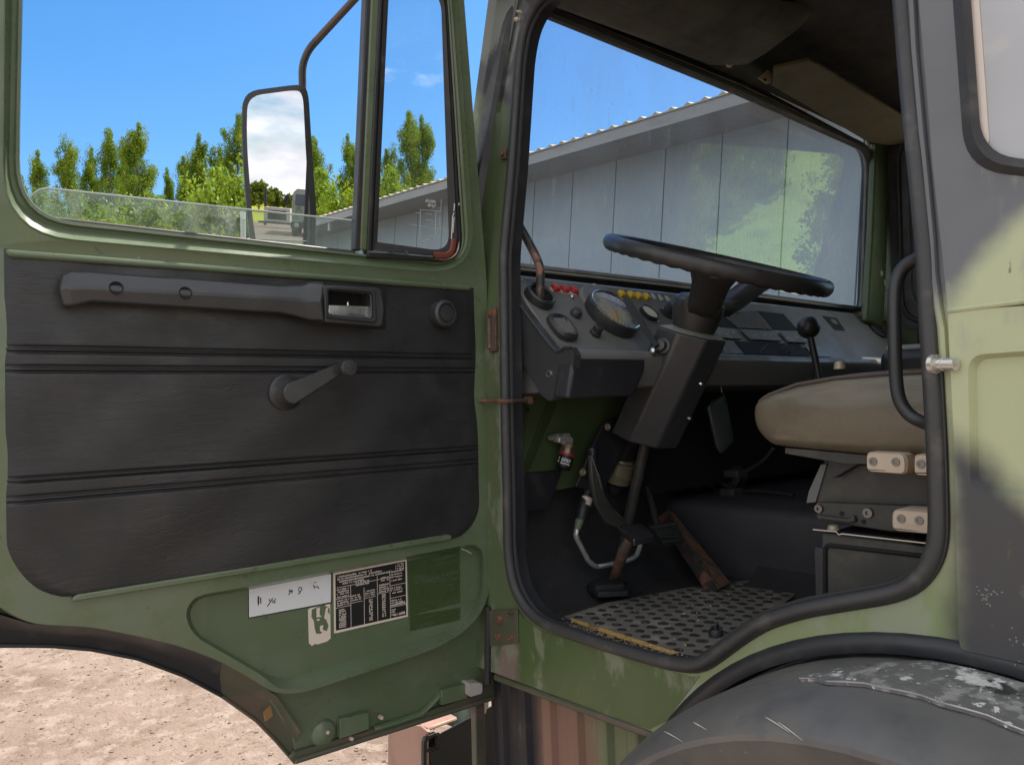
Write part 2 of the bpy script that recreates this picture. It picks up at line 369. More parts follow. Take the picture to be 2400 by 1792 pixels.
# ---------------------------------------------------- cab side
lowpts, uppts = [], []
sp2 = [(p.y, p.z) for p in seal3]
n = len(sp2)
st = next(i for i in range(n) if sp2[i][1] >= ZS and sp2[(i + 1) % n][1] < ZS)   # going down the front pillar
seq = [sp2[(st + 1 + i) % n] for i in range(n)]
k = next(i for i in range(n) if seq[i][1] > ZS)
lowpts, uppts = seq[:k], seq[k:]
fa = (lowpts[0][0], ZS); fb = (lowpts[-1][0], ZS)
ARC_C, ARC_R = (-1.0545, .745), .63
def arc(a, r, x): return Vector((x, ARC_C[0] + r * math.cos(R_(a)), ARC_C[1] + r * math.sin(R_(a))))
sill0, sill1 = PX(1160, 1578, 0), PX(1520, 1712, 0)
low_loop = [(.075, ZS), (.075, 1.30), (.06, sill0.z), (sill1.y, sill1.z)]
low_loop += [(arc(a, ARC_R, 0).y, arc(a, ARC_R, 0).z) for a in range(28, 150, 6)]
low_loop += [(-2.1, 1.1), (-2.1, ZS), fb] + lowpts[::-1] + [fa]
cab = MB()
cab.prism([Vector((0, y, z)) for y, z in low_loop], (.02, 0, 0))
win_loop = r2([(-1.045, 2.14), (-1.06, 2.62), (-1.75, 2.62), (-1.75, 2.09)], .09)
wl = [s3(S(x, y).y, S(x, y).z) for x, y in r2([(2214, -260), (2262, 398), (2620, 437), (2620, -330)], [90, 95, 95, 90], 7)]
up_loop = [(.06, ZS), (.0, 2.9), (-2.1, 2.9), (-2.1, ZS), fb] + uppts + [fa]
cab.prism([s3(y, z) for y, z in up_loop], SNU * -.02, [[s3(p.y, p.z) for p in wl]])
cab_o = cab.build('cab_side', mCamo, truck)
# raised rear part of the side, with its pressed panel
pan = MB()
rec_o = [S(x, y, .013) for x, y in r2([(2268, 832), (2460, 818), (2470, 1180), (2274, 1152)], 40, 6)]
rec_i = [S(x, y, -.014) for x, y in r2([(2312, 852), (2450, 844), (2455, 1142), (2316, 1118)], 26, 6)]
lo = [S(x, y, .013) for x, y in [(2221.6, 729), (2227, 854), (2236, 1036), (2241, 1250), (2246, 1480)] + r2([(2248, 1500), (2252, 1522), (2300, 1532)], 14, 4, False) + [(2430, 1561), (2620, 1600), (2640, 700)]]
pan.tess([lo, rec_o]); pan.loft([rec_o, rec_i]); pan.tess([rec_i]); pan.loft([lo, [p + Vector((.012, 0, 0)) for p in lo]])
up = [S(x, y, .013) for x, y in [(2640, 690), (2640, -520), (2140, -420), (2141, -160), (2153, 0), (2171, 200), (2186, 390), (2200, 520), (2209, 600), (2221.6, 727)]]
wl2 = [s3(p.y, p.z, 0) + SNU * .013 for p in [S(x, y, .013) for x, y in r2([(2214, -260), (2262, 398), (2620, 437), (2620, -330)], [90, 95, 95, 90], 7)]]
wl2 = [S(x, y, .013) for x, y in r2([(2214, -260), (2262, 398), (2620, 437), (2620, -330)], [90, 95, 95, 90], 7)]
pan.tess([up, wl2]); pan.loft([up, [p - SNU * .012 for p in up]]); pan.loft([wl2, [p - SNU * .03 for p in wl2]])
pan.build('side_panel', mCamo, truck, ang=50)
cz = MB(); cz.tube([S(2222, 728.5, .0115), S(2400, 706, .0115), S(2640, 681, .0115)], .0042, 8); cz.build('belt_crease', mCamo, truck)
cr = MB(); cr.tube([S(2132, -60, .004), S(2141, 120, .004), S(2157, 300, .004), S(2168, 409, .004), S(2182, 560, .004), S(2186, 640, .004), S(2197, 720, .003), S(2207, 770, .001), S(2213, 860, .0)], .007, 8)
cr.build('pillar_bead', mCamo, truck)
# rear side window
q0 = [S(x, y, .014) for x, y in r2([(2214, -260), (2262, 398), (2620, 437), (2620, -330)], [90, 95, 95, 90], 7)]
q1 = [S(x, y, .026) for x, y in r2([(2238, -250), (2282, 380), (2610, 416), (2610, -310)], [86, 90, 90, 86], 7)]
q2 = [S(x, y, .012) for x, y in r2([(2258, -240), (2302, 362), (2600, 394), (2600, -300)], [80, 84, 84, 80], 7)]
rw = MB(); rw.loft([q0, q1, q2]); rwo = rw.build('rear_side_window', mRub, truck)
MB().prism([S(x, y, .004) for x, y in r2([(2254, -244), (2298, 366), (2604, 398), (2604, -304)], [80, 84, 84, 80], 7)], (.005, 0, 0)).build('pane', mPaleG, rwo)
MB().prism([S(x, y, .0065) for x, y in [(2256, -60), (2297, 300), (2312, 338), (2318, 330), (2309, 200), (2290, -60)]], (.002, 0, 0)).build('pane_edge_strip', mCream, rwo)

# seal
sm = MB(); sm.tube(seal3, .0115, 12, closed=True)
inner = [p + Vector((.012, 0, 0)) for p in seal3]
def shrink(pts, d):
    c = Vector((0, sum(p.y for p in pts) / len(pts), sum(p.z for p in pts) / len(pts))); out = []
    for i, p in enumerate(pts):
        t = (pts[(i + 1) % len(pts)] - pts[i - 1]).normalized(); nn = t.cross(Vector((1, 0, 0))).normalized()
        if nn.dot(c - p) < 0 and False: nn = -nn
        out.append(p + nn * d)
    return out
test = shrink(seal3, .01)
def area(l): return abs(sum(l[i - 1].y * l[i].z - l[i].y * l[i - 1].z for i in range(len(l))))
sg = 1 if area(test) < area(seal3) else -1
in1 = [Vector((p.x + .010, a.y + (p.y - a.y) * k_, a.z + (p.z - a.z) * k_)) for a, p in zip(seal3, shrink(seal3, sg * .012)) for k_ in (max(.1, min(1., (a.z - 1.215) / .06)),)]
in0 = [p + Vector((.004, 0, 0)) for p in shrink(seal3, -sg * .011)]
sealo = sm.build('door_seal', mRub, truck)
s2 = MB(); s2.tube(in1, .0048, 8, closed=True); s2.build('seal_inner_lip', mRub2, sealo)
s3_ = MB(); s3_.tube(in0, .004, 8, closed=True); s3_.build('seal_outer_lip', mBlackP, sealo)
# inner return of the opening so that no light leaks
rt = MB(); rt.loft([[p + Vector((.008, 0, 0)) for p in seal3], [Vector((p.x + .05, p.y, min(p.z, 1.204) if p.z < 1.25 else p.z)) for p in shrink(seal3, sg * .004)]]); rt.build('opening_return', mBlackP, truck)

# ---------------------------------------------------- front pillar
pl = MB(); cols = []
for z, fy in ((1.30, .22), (1.6, .21), (1.86, .19), (2.07, .154), (2.26, .113), (2.451, .071), (2.6, .038), (2.734, .009), (2.9, -.03)):
    tx = max(0, z - ZS) * math.tan(TAU)
    cols.append([Vector((tx + .05, fy + .028, z)), Vector((tx + .04, fy + .03, z)), Vector((tx * .3 + .022, fy + .012, z)), Vector((tx * .5 + .012, fy - .012, z)),
                 Vector((tx + .0, fy - .045, z)), Vector((tx - .006, fy - .062, z)), Vector((tx - .001, fy * .4 - .03, z)), Vector((tx + .004, -.052 - .012 * (z > 2.5), z)), Vector((tx + .035, -.05, z)), Vector((tx + .045, .0 + fy * .1, z))])
pl.loft(cols); pillar = pl.build('front_pillar', mCamo, truck, ang=25)
bk = MB(); b0 = S(1173, 350, .012); bk.box(b0, (0, -.018, 0), (.006, 0, 0), (0, 0, -.026)); bk.lathe(b0 + Vector((-.002, -.009, -.013)), (-1, 0, 0), [(0, .006), (.004, .006), (.004, .003)], 10)
bk.build('pillar_bracket', mRust, pillar, bevel=.002)
for (x, y), r in (((1211, 46), .006), ((1216, 28), .004)):
    MB().lathe(S(x, y, .012), (-1, 0, 0), [(-.006, r), (.002, r), (.006, r * .5)], 10).build('rusty_chip', mBeige, pillar)

# ---------------------------------------------------- sill, lower step, hinges
sb = MB()
a0, a1 = PX(1160, 1578, 0), PX(1530, 1714, 0)
sb.box(a0 + Vector((-.006, 0, 0)), a1 - a0, (.03, 0, 0), (0, 0, -.014)); sb.build('sill_lip', mFlange, truck, bevel=.004)
sp = MB(); sp.prism([PX(x, y, -.0012) for x, y in [(1162, 1576), (1176, 1512), (1214, 1506), (1214, 1428), (1206, 1420), (1232, 1452), (1264, 1476), (1380, 1513), (1467, 1540), (1554, 1568), (1620, 1585), (1640, 1583), (1560, 1690), (1522, 1708), (1180, 1584)]], (.0012, 0, 0))
sp.build('worn_sill', mSill, truck)
# corrugated lower panel
cg = MB(); rows = []
ys = np.linspace(.06, -.95, 190)
def prof(y):
    t = ((y + .02) / .085) % 1; h = .014
    return h * (max(0, min(1, (t - .1) * 7)) - max(0, min(1, (t - .55) * 7)))
for z in (1.1, .9, .6, .3): rows.append([Vector((.045 - prof(y) + .03 * (1.1 - z), y, z)) for y in ys])
cg.loft(rows, closed=False); cg.build('lower_step_panel', mStep, truck, ang=20)
ed = MB(); ed.bb(.0, .03, .062, .082, .2, 1.07); ed.build('panel_edge_post', mFlange, truck, bevel=.003)
# lower hinge
hg = MB(); hg.prism([S(x, y, .006) for x, y in [(1146, 1430), (1212, 1427), (1214, 1506), (1147, 1513)]], (.006, 0, 0)); hgo = hg.build('lower_hinge', mFlange, truck, bevel=.0015)
for x, y, r in ((1172, 1450, .0085), (1199, 1436, .0065), (1171, 1489, .0085), (1199, 1493, .0065)):
    MB().lathe(S(x, y, .006), (-1, 0, 0), [(0, r * 1.1), (.003, r * 1.1), (.003, r * .8), (.008, r * .75), (.008, r * .4), (.004, r * .4), (.004, 0)], 14).build('hinge_bolt', mRust, hgo)
kn = MB(); kn.tube([S(1144, 1420, .004), S(1143, 1600, .004)], .008, 10); kn.build('hinge_pin', mBlackP, hgo)
uh = MB(); uh.prism([S(x, y, .010) for x, y in [(1140, 726), (1160, 720), (1162, 822), (1147, 826)]], (.01, 0, 0)); uh.tube([S(1146, 735, .012), S(1147, 818, .012)], .006, 8)
uho = uh.build('upper_hinge', mRust, truck, bevel=.002)
MB().lathe(S(1145, 737, .018), (-1, 0, 0), [(-.004, .006), (.003, .006), (.003, .003)], 10).build('hinge_bolt', mRust, uho)
# door check strap
ck = MB(); ck.tube([D(1124, 939, .006), D(1140, 939, .02), S(1200, 940, .02), PX(1238, 938, .07)], .0045, 8); ck.lathe(PX(1238, 938, .07), (0, -1, 0), [(-.01, .010), (.008, .010)], 12)
ck.build('door_check_strap', mRust, truck)

# =================================================================== the door
dm = MB()
outer = [(-45, 577), (1141, 672), (1145, 1000), (1151, 1330), (1146, 1400), (1112, 1462), (1034, 1515), (908, 1558), (711, 1623), (650, 1626), (600, 1594), (520, 1548),
         (434, 1515), (322, 1487), (215, 1467), (107, 1463), (68, 1456), (20, 1435), (-20, 1400), (-45, 1340)]
O3 = rp([D(x, y) for x, y in outer], [0, 0, .03, .03, .05, .06, .06, .06, .03, .03, .03, .03, .03, .03, .03, .02, .03, .03, .04, .03], 4)
R2p = [(435, 1433), (448, 1407), (470, 1393), (600, 1371), (1112, 1273), (1134, 1292), (1134, 1388), (1114, 1448), (1075, 1493), (905, 1549), (705, 1615), (652, 1614), (612, 1580), (460, 1493), (440, 1462)]
R1p = [(444, 1433), (456, 1412), (473, 1400), (600, 1378), (1108, 1281), (1127, 1296), (1126, 1383), (1106, 1440), (1069, 1479), (900, 1525), (680, 1586), (650, 1588), (622, 1578), (466, 1487), (449, 1458)]
rr = [.02, .02, .02, .01, .02, .02, .03, .03, .03, .03, .02, .02, .03, .02, .02]
RE = -.030
Q2 = rp(dl(R2p), rr, 4); Q1 = rp(dl(R1p, RE), rr, 4); Qm = [a.lerp(b, .12) + DN * -.0015 for a, b in zip(Q2, Q1)]
dm.tess([O3, Q2]); dm.loft([Q2, Qm, Q1]); dm.tess([Q1]); dm.loft([O3, [p - DN * .006 + (p - D(600, 1000)).normalized() * .003 for p in O3], [p - DN * .055 for p in O3]])
# window surround
def ring(c, r, off, seg=8): return [D(x, y, off) for x, y in r2(c, r, seg)]
cO = [(-60, 577), (1141.5, 672), (1081, -85), (-50, -440)]
ringO = ring(cO, [5, 5, 60, 60], 0)
ringR0 = ring([(0, 550), (1122, 652), (1068, -66), (14, -408)], [170, 130, 70, 90], .0)
ringR = ring([(5, 546), (1117, 646), (1065, -63), (17, -404)], [168, 124, 70, 90], .003)
ringM = ring([(19, 528), (1104, 634), (1055, -54), (36, -388)], [155, 104, 66, 90], -.017)
ringM2 = ring([(30, 517), (1096, 629), (1051, -50), (47, -378)], [146, 90, 66, 90], -.019)
ringA0 = ring([(34, 513), (1092, 626), (1049, -48), (52, -374)], [142, 82, 64, 90], -.011)
ringA = ring([(42, 506), (1087, 622), (1046, -45), (60, -366)], [135, 70, 62, 90], -.012)
ringB = ring([(44, 505), (1085, 621), (1044, -44), (62, -364)], [135, 70, 60, 90], -.045)
dm.loft([[p - DNU * .034 for p in ringO], ringO, ringR0, ringR, ringM, ringM2, ringA0, ringA, ringB, [p - DNU * .02 for p in ringB]])
door = dm.build('door', mGreen, truck, ang=40)
# outer skin behind (keeps the door opaque and gives it its depth)
sk = MB(); sk.prism([D(x, y, -.088) for x, y in [(-48, 577), (1141, 672), (1150, 1400), (1158, 1590), (1172, 1630), (692, 1786), (640, 1722), (600, 1684), (520, 1626), (430, 1578), (322, 1538), (215, 1517), (125, 1509), (-52, 1507)]], DN * -.004)
rO = ring(cO, [5, 5, 60, 60], -.088); rI = ring([(44, 505), (1085, 621), (1044, -44), (62, -364)], [135, 70, 60, 90], -.088)
sk.loft([rO, rI]); sk.loft([ring(cO, [5, 5, 60, 60], -.034), rO]); sk.loft([rI, ring([(44, 505), (1085, 621), (1044, -44), (62, -364)], [135, 70, 60, 90], -.045)])
sk.build('door_outer_skin', mCamo, door)
# lower flange
fl = MB(); fl.prism([D(1131, 1400, -.028), D(1136, 1622, -.062), D(900, 1702, -.062), D(694, 1764, -.062), D(684, 1720, -.060), D(600, 1590, -.035), D(800, 1480, -.03)], DN * -.012)
for pts in ([(797, 1685), (864, 1668), (866, 1708), (797, 1731)], [(1035, 1617), (1098, 1600), (1098, 1635), (1035, 1652)]):
    fl.prism([D(x, y, -.040) for x, y in pts], DN * -.03)
fl.tube([D(x, y, -.056) for x, y in [(875, 1706), (930, 1690), (985, 1672), (1010, 1648), (1032, 1624)]], .011, 10, flat=.6)
fl.lathe(D(752, 1713, -.066), DN, [(0, .032), (.016, .026), (.022, .012), (.023, 0)], 20)
fl.build('door_lower_flange', mGreen, door, bevel=.003)
hm = MB(); hm.prism([D(x, y, -.048) for x, y in [(1132, 1510), (1146, 1519), (1155, 1590), (1163, 1612), (1174, 1624), (1172, 1633), (930, 1711), (692, 1787), (681, 1776), (692, 1762), (930, 1692), (1136, 1621), (1138, 1590)]], DN * -.012)
hm.tube([D(x, y, -.046) for x, y in [(1172, 1629), (930, 1707), (692, 1783)]], .006, 8); hm.build('door_bottom_hem', mFlange, door, bevel=.003)
ap = [(-60, 1420), (0, 1440), (68, 1460), (107, 1465), (215, 1469), (322, 1489), (434, 1517), (520, 1550), (600, 1596), (650, 1632), (704, 1712)]
ao = [(-60, 1512), (0, 1512), (68, 1512), (125, 1513), (215, 1521), (322, 1542), (430, 1582), (520, 1630), (600, 1687), (645, 1733), (691, 1786)]
def aloft(i0, i1, mat, name, mid=-.06):
    a = [D(x, y, -.032) for x, y in ap[i0:i1]]; b = [D(x, y, -.078) for x, y in ao[i0:i1]]
    c = [p.lerp(q, .5) + DN * -.012 for p, q in zip(a, b)]
    m = MB(); m.loft([a, c, b, [p - DN * .006 for p in b], [p - DN * .02 for p in a]], closed=False)
    m.tube([p + DN * .002 for p in b], .0035, 8); return m.build(name, mat, door)
aloft(0, 8, mBlackP, 'arch_rubber_lining'); aloft(7, 11, mFlange, 'arch_flange')
MB().prism([D(x, y, -.024) for x, y in r2([(1099, 1601), (1131, 1599), (1131, 1624), (1099, 1633)], 7)], DN * -.04).build('bump_stop_pad', Mt('pad_white', (.45, .41, .38), .5), door, bevel=.004)
for x, y in ((890, 1678), (764, 1712), (820, 1727)):
    MB().lathe(D(x, y, -.052), DN, [(0, .005), (.012, .004), (.014, 0)], 10).build('flange_plug', mBeige, door)
MB().prism([D(x, y, -.03) for x, y in [(618, 1668), (634, 1652), (640, 1676), (622, 1690)]], DN * -.004).build('rust_tape', Mt('rust_tape', (.26, .14, .05), .5), door)

# trim panel: rows of constant height over the vinyl's outline
def door_sz(px, py): p = D(px, py); return p.dot(DS_), p.z
sL = door_sz(12, 900)[0]; sR = door_sz(1114, 900)[0]; sR2 = door_sz(1121.5, 1100)[0]; sR1 = door_sz(1110, 690)[0]
zT = door_sz(600, 632)[1]; zBt = (door_sz(172, 1409)[1] + door_sz(1051, 1260)[1]) / 2
ribs = [(door_sz(600, 823)[1], door_sz(600, 834)[1]), (door_sz(600, 862)[1], door_sz(600, 873)[1]), (door_sz(599, 1081)[1], door_sz(599, 1090)[1]), (door_sz(600, 1119)[1], door_sz(600, 1130)[1])]
def tz_profile(z):
    h = 0
    for a, b in ribs:
        w = a - b
        for c in (a, b): h -= .0035 * math.exp(-((z - c) / (w * .28)) ** 2)
        h += .0028 * math.exp(-((z - (a + b) / 2) / (w * .30)) ** 2)
        h -= .0020 * math.exp(-((z - (a - 1.7 * w)) / w) ** 2) * 0
    return h
zl = [zT]; fine = sorted({round(c + d * .0012, 5) for a, b in ribs for c in np.linspace(a + .006, b - .006, 22) for d in (0,)}, reverse=True)
allz = sorted(set(list(np.linspace(zT, zBt, 90)) + fine), reverse=True)
rBL, rBR = .115, .085
tm = MB(); rows = []
for z in allz:
    f = (z - zBt)
    xl = sL + (.0 if f > rBL else -(rBL - math.sqrt(max(0, rBL ** 2 - (rBL - f) ** 2))))
    t = (zT - z) / (zT - zBt); xr0 = lerp(sR1, sR2, min(1, t * 1.2))
    xr = xr0 + (0 if f > rBR else (rBR - math.sqrt(max(0, rBR ** 2 - (rBR - f) ** 2))))
    row = []
    for i in range(61):
        u = i / 60; s_ = lerp(xl, xr, u); edge = min(abs(s_ - xl), abs(s_ - xr), abs(z - zT), abs(z - zBt) + .002)
        h = .007 * min(1, (edge / .007)) ** .5 + tz_profile(z) * min(1, edge / .012)
        h += .0016 * math.sin(s_ * 9 + 1) * math.sin(z * 17) + .0012 * math.sin(s_ * 23 + z * 31)
        row.append(DS_ * s_ + Vector((0, 0, z)) + DN * h)
    rows.append(row)
tm.loft(rows, closed=False); tm.build('trim_panel', mVinyl, door, ang=60)
mo = MB(); mo.prism([D(x, y, .016) for x, y in [(11, 582), (1108, 669), (1103, 681), (22, 602)]], DN * -.018); mo.build('belt_moulding', mGreen, door, bevel=.006, seg=3)
rl = MB(); rl.prism([D(x, y, .010) for x, y in [(168, 1404), (180, 1393), (600, 1326), (1050, 1252), (1060, 1256), (1057, 1265), (600, 1341), (172, 1410)]], DN * -.011); rl.build('trim_retainer', mGreen, door, bevel=.004)

# armrest
secs = [[(140, 646, 0), (142, 650, .03), (138, 680, .034), (147, 717, .03), (147, 722, 0)],
        [(152, 636, 0), (168, 637, .036), (162, 674, .050), (170, 717, .044), (160, 722, 0)],
        [(200, 634, 0), (210, 639, .038), (207, 673, .058), (217, 707, .05), (210, 712, 0)],
        [(400, 648, 0), (400, 653, .038), (400, 684, .058), (400, 719, .05), (400, 716, 0)],
        [(600, 662, 0), (600, 668, .038), (600, 694, .058), (600, 731, .05), (600, 726, 0)],
        [(660, 666, 0), (664, 672, .038), (660, 698, .058), (655, 734, .05), (655, 730, 0)],
        [(700, 660, 0), (708, 672, .038), (700, 703, .058), (690, 741, .05), (690, 735, 0)],
        [(726, 655, 0), (728, 665, .040), (724, 705, .058), (724, 751, .05), (724, 744, 0)],
        [(760, 657, 0), (760, 668, .052), (755, 707, .060), (762, 753, .052), (762, 746, 0)]]
am = MB(); am.loft([[D(*p) for p in s] for s in secs], closed=True, cap0=True, cap1=True); armo = am.build('armrest', mPlas, door, bevel=.004, ang=30)
hb = MB(); ob = [(758, 668), (800, 669), (880, 674), (893, 677), (900, 720), (896, 761), (888, 765), (763, 754)]; op = r2([(770, 680), (868, 688), (870, 745), (770, 735)], 8, 4)
hb.prism([D(x, y, .056) for x, y in ob], DN * -.056, [[D(x, y, .056) for x, y in op]])
hbo = hb.build('handle_housing', mPlas, door, bevel=.003)
bz = MB(); b0 = r2([(761, 671), (879, 679), (884, 757), (762, 744)], 12, 4); b1 = r2([(767, 677), (873, 685), (877, 750), (767, 739)], 10, 4)
bz.loft([[D(x, y, .056) for x, y in b0], [D(x, y, .063) for x, y in b0], [D(x, y, .063) for x, y in b1], [D(x, y, .03) for x, y in b1]]); bz.build('handle_bezel', mPlas2, door, bevel=.0015)
MB().prism([D(x, y, .012) for x, y in [(755, 665), (905, 672), (905, 770), (755, 760)]], DN * -.004).build('handle_recess', mDark, door)
lv = MB(); lv.prism([D(x, y, .045) for x, y in [(771, 715), (868, 718), (868, 736), (771, 733)]], DN * -.004); lv.prism([D(x, y, .045) for x, y in [(771, 733), (868, 736), (867, 744), (771, 741)]], DN * -.03)
lv.lathe(D(815, 713, .040), (0, 0, 1), [(-.003, .004), (.005, .003)], 8); lv.build('release_lever', mSil, door, bevel=.001)
for i, (x, y) in enumerate(((272, 675), (434, 687))):
    hd = D(x, y, .0545); ax = (DN + Vector((0, 0, .25))).normalized()
    MB().lathe(hd, ax, [(.0, .0115), (.003, .0115), (.003, .0095), (-.012, .009), (-.012, 0)], 18).build('screw_hole', mDark, door)
    MB().lathe(hd - ax * .0095 + Vector((-.001, 0, -.001)), ax, [(0, .005), (.004, .0048), (.004, .002), (.002, .002), (.002, 0)], 12).build('screw', mScrew, door)
MB().lathe(D(1029, 737, .004), DN + Vector((.10, 0, 0)), [(0, .029), (.004, .031), (.026, .031), (.031, .027), (.031, .023), (.026, .0215), (.026, .020), (.0295, .018), (.0295, 0)], 36).build('lock_knob', mPlas, door)
cb = MB(); cax = DN + Vector((.05, 0, -.02)); cb.lathe(D(668, 919, .006), cax, [(0, .036), (.008, .036), (.012, .031), (.030, .023), (.042, .022)], 30); cro = cb.build('window_crank', mPlas, door, ang=30)
ca = MB(); A0 = D(686, 922, .05); A1 = D(803, 862, .05); ux = (A1 - A0).normalized(); uy = ux.cross(DN).normalized()
prf = [A0 - ux * .016 + uy * .009, A0 - ux * .010 + uy * .017, A0 + uy * .021, A1 + uy * .011, A1 + ux * .012 + uy * .005, A1 + ux * .012 - uy * .005, A1 - uy * .011, A0 - uy * .021, A0 - ux * .010 - uy * .017, A0 - ux * .016 - uy * .009]
ca.prism(prf, DN * -.014); ca.build('crank_arm', mPlas, door, bevel=.005, seg=3)
ckn = MB(); ckn.lathe(D(803, 862, .05), DN + Vector((.05, 0, -.03)), [(0, .009), (.010, .010), (.014, .015), (.028, .0175), (.033, .015), (.034, 0)], 26); ckn.build('crank_knob', mPlas, door)

# stickers in the recess
SO = RE + .0008
def flatp(pts, off, mat, name, par=None, th=.0006):
    return MB().prism([D(x, y, off) for x, y in pts], DN * -th).build(name, mat, par or door)
ws = flatp([(581.5, 1377), (778, 1342), (777.5, 1413), (582, 1449)], SO, mInk, 'white_label')
flatp([(583.5, 1380.5), (615, 1373), (690, 1360), (740, 1349), (776, 1345), (775.5, 1410), (740, 1417), (584, 1446)], SO + .0006, mWhite, 'label_face', ws)
def strokes(parent, name, lists, off, mat, w):
    m = MB()
    for pts in lists:
        m.tube([D(x, y, off) for x, y in pts], w, 5, flat=.4, up=DN)
    return m.build(name, mat, parent)
zz = lambda pts: zq(560, 1320, .24401, pts)
strokes(ws, 'marker_writing', [zz(p) for p in ([(184, 315), (183, 350), (187, 400)], [(190, 312), (189, 390)], [(208, 325), (210, 385)], [(288, 340), (297, 358)], [(272, 412), (300, 370), (325, 330)], [(318, 375), (330, 350), (340, 365), (352, 335)],
    [(478, 262), (490, 250), (488, 285), (474, 300)], [(500, 262), (512, 252), (508, 285)], [(492, 270), (515, 258)], [(570, 250), (580, 228), (600, 230), (604, 250), (585, 270), (572, 258)], [(592, 268), (580, 288)], [(568, 290), (576, 286)], [(712, 208), (722, 215), (726, 240)], [(724, 182), (740, 178)], [(735, 225), (750, 218), (768, 240)], [(330, 376), (350, 370)])], SO + .0009, mInk, .0011)
# data plate: white rim, black face, white rules and rows of print
dp = flatp([(781.5, 1341.5), (953, 1309.5), (956, 1444), (783.5, 1484)], SO + .0008, mCream, 'data_plate', th=.001)
c00, c10, c11, c01 = (786, 1346.5), (950, 1314.5), (952.5, 1440), (787.5, 1477)
def uv(u, v): return tuple(lerp(lerp(c00[i], c10[i], u), lerp(c01[i], c11[i], u), v) for i in (0, 1))
flatp([uv(0, 0), uv(1, 0), uv(1, 1), uv(0, 1)], SO + .0013, mInk, 'plate_face', dp)
rnd = random.Random(3)
pm = MB()
def quad(u0, v0, u1, v1, off=SO + .0017): pm.poly([D(*uv(u0, v0), off), D(*uv(u1, v0), off), D(*uv(u1, v1), off), D(*uv(u0, v1), off)])
def textrow(u0, u1, v, h=.018, g=.35):
    u = u0
    while u < u1:
        w = rnd.uniform(.006, .014)
        if rnd.random() > .14:
            a = rnd.uniform(0, .25) * h; quad(u, v + a, min(u + w, u1), v + h)
            if rnd.random() < .5: quad(u, v - h * .3, u + w * .4, v + h * .4)
        u += w + .0035
for k_, e in enumerate((.52, .66, .80, .40)): textrow(.03 if k_ < 3 else .10, e, .035 + k_ * .045, .026)
quad(.02, .235, .86, .243); quad(.86, .03, .866, .13); quad(.885, .02, .975, .028); quad(.885, .15, .975, .158); quad(.885, .02, .89, .158); quad(.97, .02, .975, .158)
for (a, b) in ((.90, .05), (.93, .07), (.945, .04), (.91, .1), (.95, .11), (.925, .12)): quad(a, b, a + .018, b + .025)
for u_, v0, v1 in ((.215, .243, 1), (.405, .33, 1), (.595, .17, 1), (.775, .11, 1)): quad(u_ - .003, v0, u_ + .003, v1)
for u0, u1, v in ((0, .215, .44), (0, .215, .60), (.215, .38, .565), (.405, .57, .53), (.60, .75, .50), (.775, 1, .40), (.775, 1, .63), (.775, 1, .78), (.775, 1, .80)): quad(u0, v - .004, u1, v + .004)
for v in (.27, .31, .35, .40, .47, .51, .55): textrow(.02, .19, v, .022)
for v in (.20, .25): textrow(.29, .48, v, .026)
for v in (.43, .47, .51): textrow(.225, .36, v, .02)
for v in (.40, .44, .48): textrow(.42, .56, v, .02)
for v in (.21, .26, .34, .38, .42, .46): textrow(.62 + .03 * (v < .3), .76, v, .022)
for v in (.14, .19, .24, .30, .44, .48, .53, .67, .71, .75, .84, .88, .93): textrow(.79, .95 - .1 * (v > .82), v, .022)
textrow(.86, .985, .735, .032); textrow(.82, .98, .93, .04)
for i in range(11):
    textrow(.045, .145, .635 + i * .031, .02)
    textrow(.475, .525, .56 + i * .037, .024); textrow(.66, .71, .525 + i * .039, .024)
pm.build('plate_print', mCream, dp)
dc = flatp([(955, 1315), (1077, 1285), (1079, 1451), (1060, 1456), (962, 1478)], SO, mDecal, 'faded_decal')
fm = MB(); c00, c10, c11, c01 = (957, 1318), (1076, 1289), (1078, 1449), (963, 1475)
def quad2(u0, v0, u1, v1): fm.poly([D(*uv(u0, v0), SO + .0008), D(*uv(u1, v0), SO + .0008), D(*uv(u1, v1), SO + .0008), D(*uv(u0, v1), SO + .0008)])
quad = quad2
for u0, u1, v, h in ((.28, .36, .05, .03), (.48, .96, .03, .035), (.5, .95, .12, .02), (.1, .2, .31, .03), (.25, .42, .31, .03), (.46, .6, .29, .04), (.64, .98, .28, .05), (.86, .96, .39, .02), (.8, .88, .47, .015), (.8, .98, .53, .02), (.2, .7, .66, .012), (.25, .34, .73, .015), (.2, .5, .86, .012), (.6, .98, .76, .012), (.62, .98, .83, .012)): textrow(u0, u1, v, h)
fm.build('decal_print', mFaint, dc)
strokes(dc, 'peeled_edge', [[(1076, 1284), (1094, 1290), (1105, 1297)]], SO + .001, mWhite, .001)
wk = flatp([(722, 1428), (728, 1424), (774, 1414), (775, 1495), (767, 1502), (745, 1509), (738, 1508), (731, 1513), (724, 1506)], SO, mCream, 'worn_sticker')
flatp([(731, 1428), (745, 1421), (760, 1417), (772, 1424), (773, 1440), (768, 1432), (764, 1450), (770, 1465), (766, 1478), (757, 1475), (752, 1484), (741, 1484), (737, 1468), (736, 1455), (730, 1445)], SO + .0005, mGreen, 'peeled_patch', wk)
for pts in ([(742, 1425), (750, 1422), (749, 1440), (754, 1444), (742, 1446)], [(764, 1424), (770, 1422), (766, 1440), (769, 1454), (760, 1448)], [(750, 1466), (758, 1464), (756, 1480), (750, 1478)], [(743, 1450), (749, 1449), (749, 1453), (743, 1454)]):
    flatp(pts, SO + .0009, mCream, 'sticker_remnant', wk)

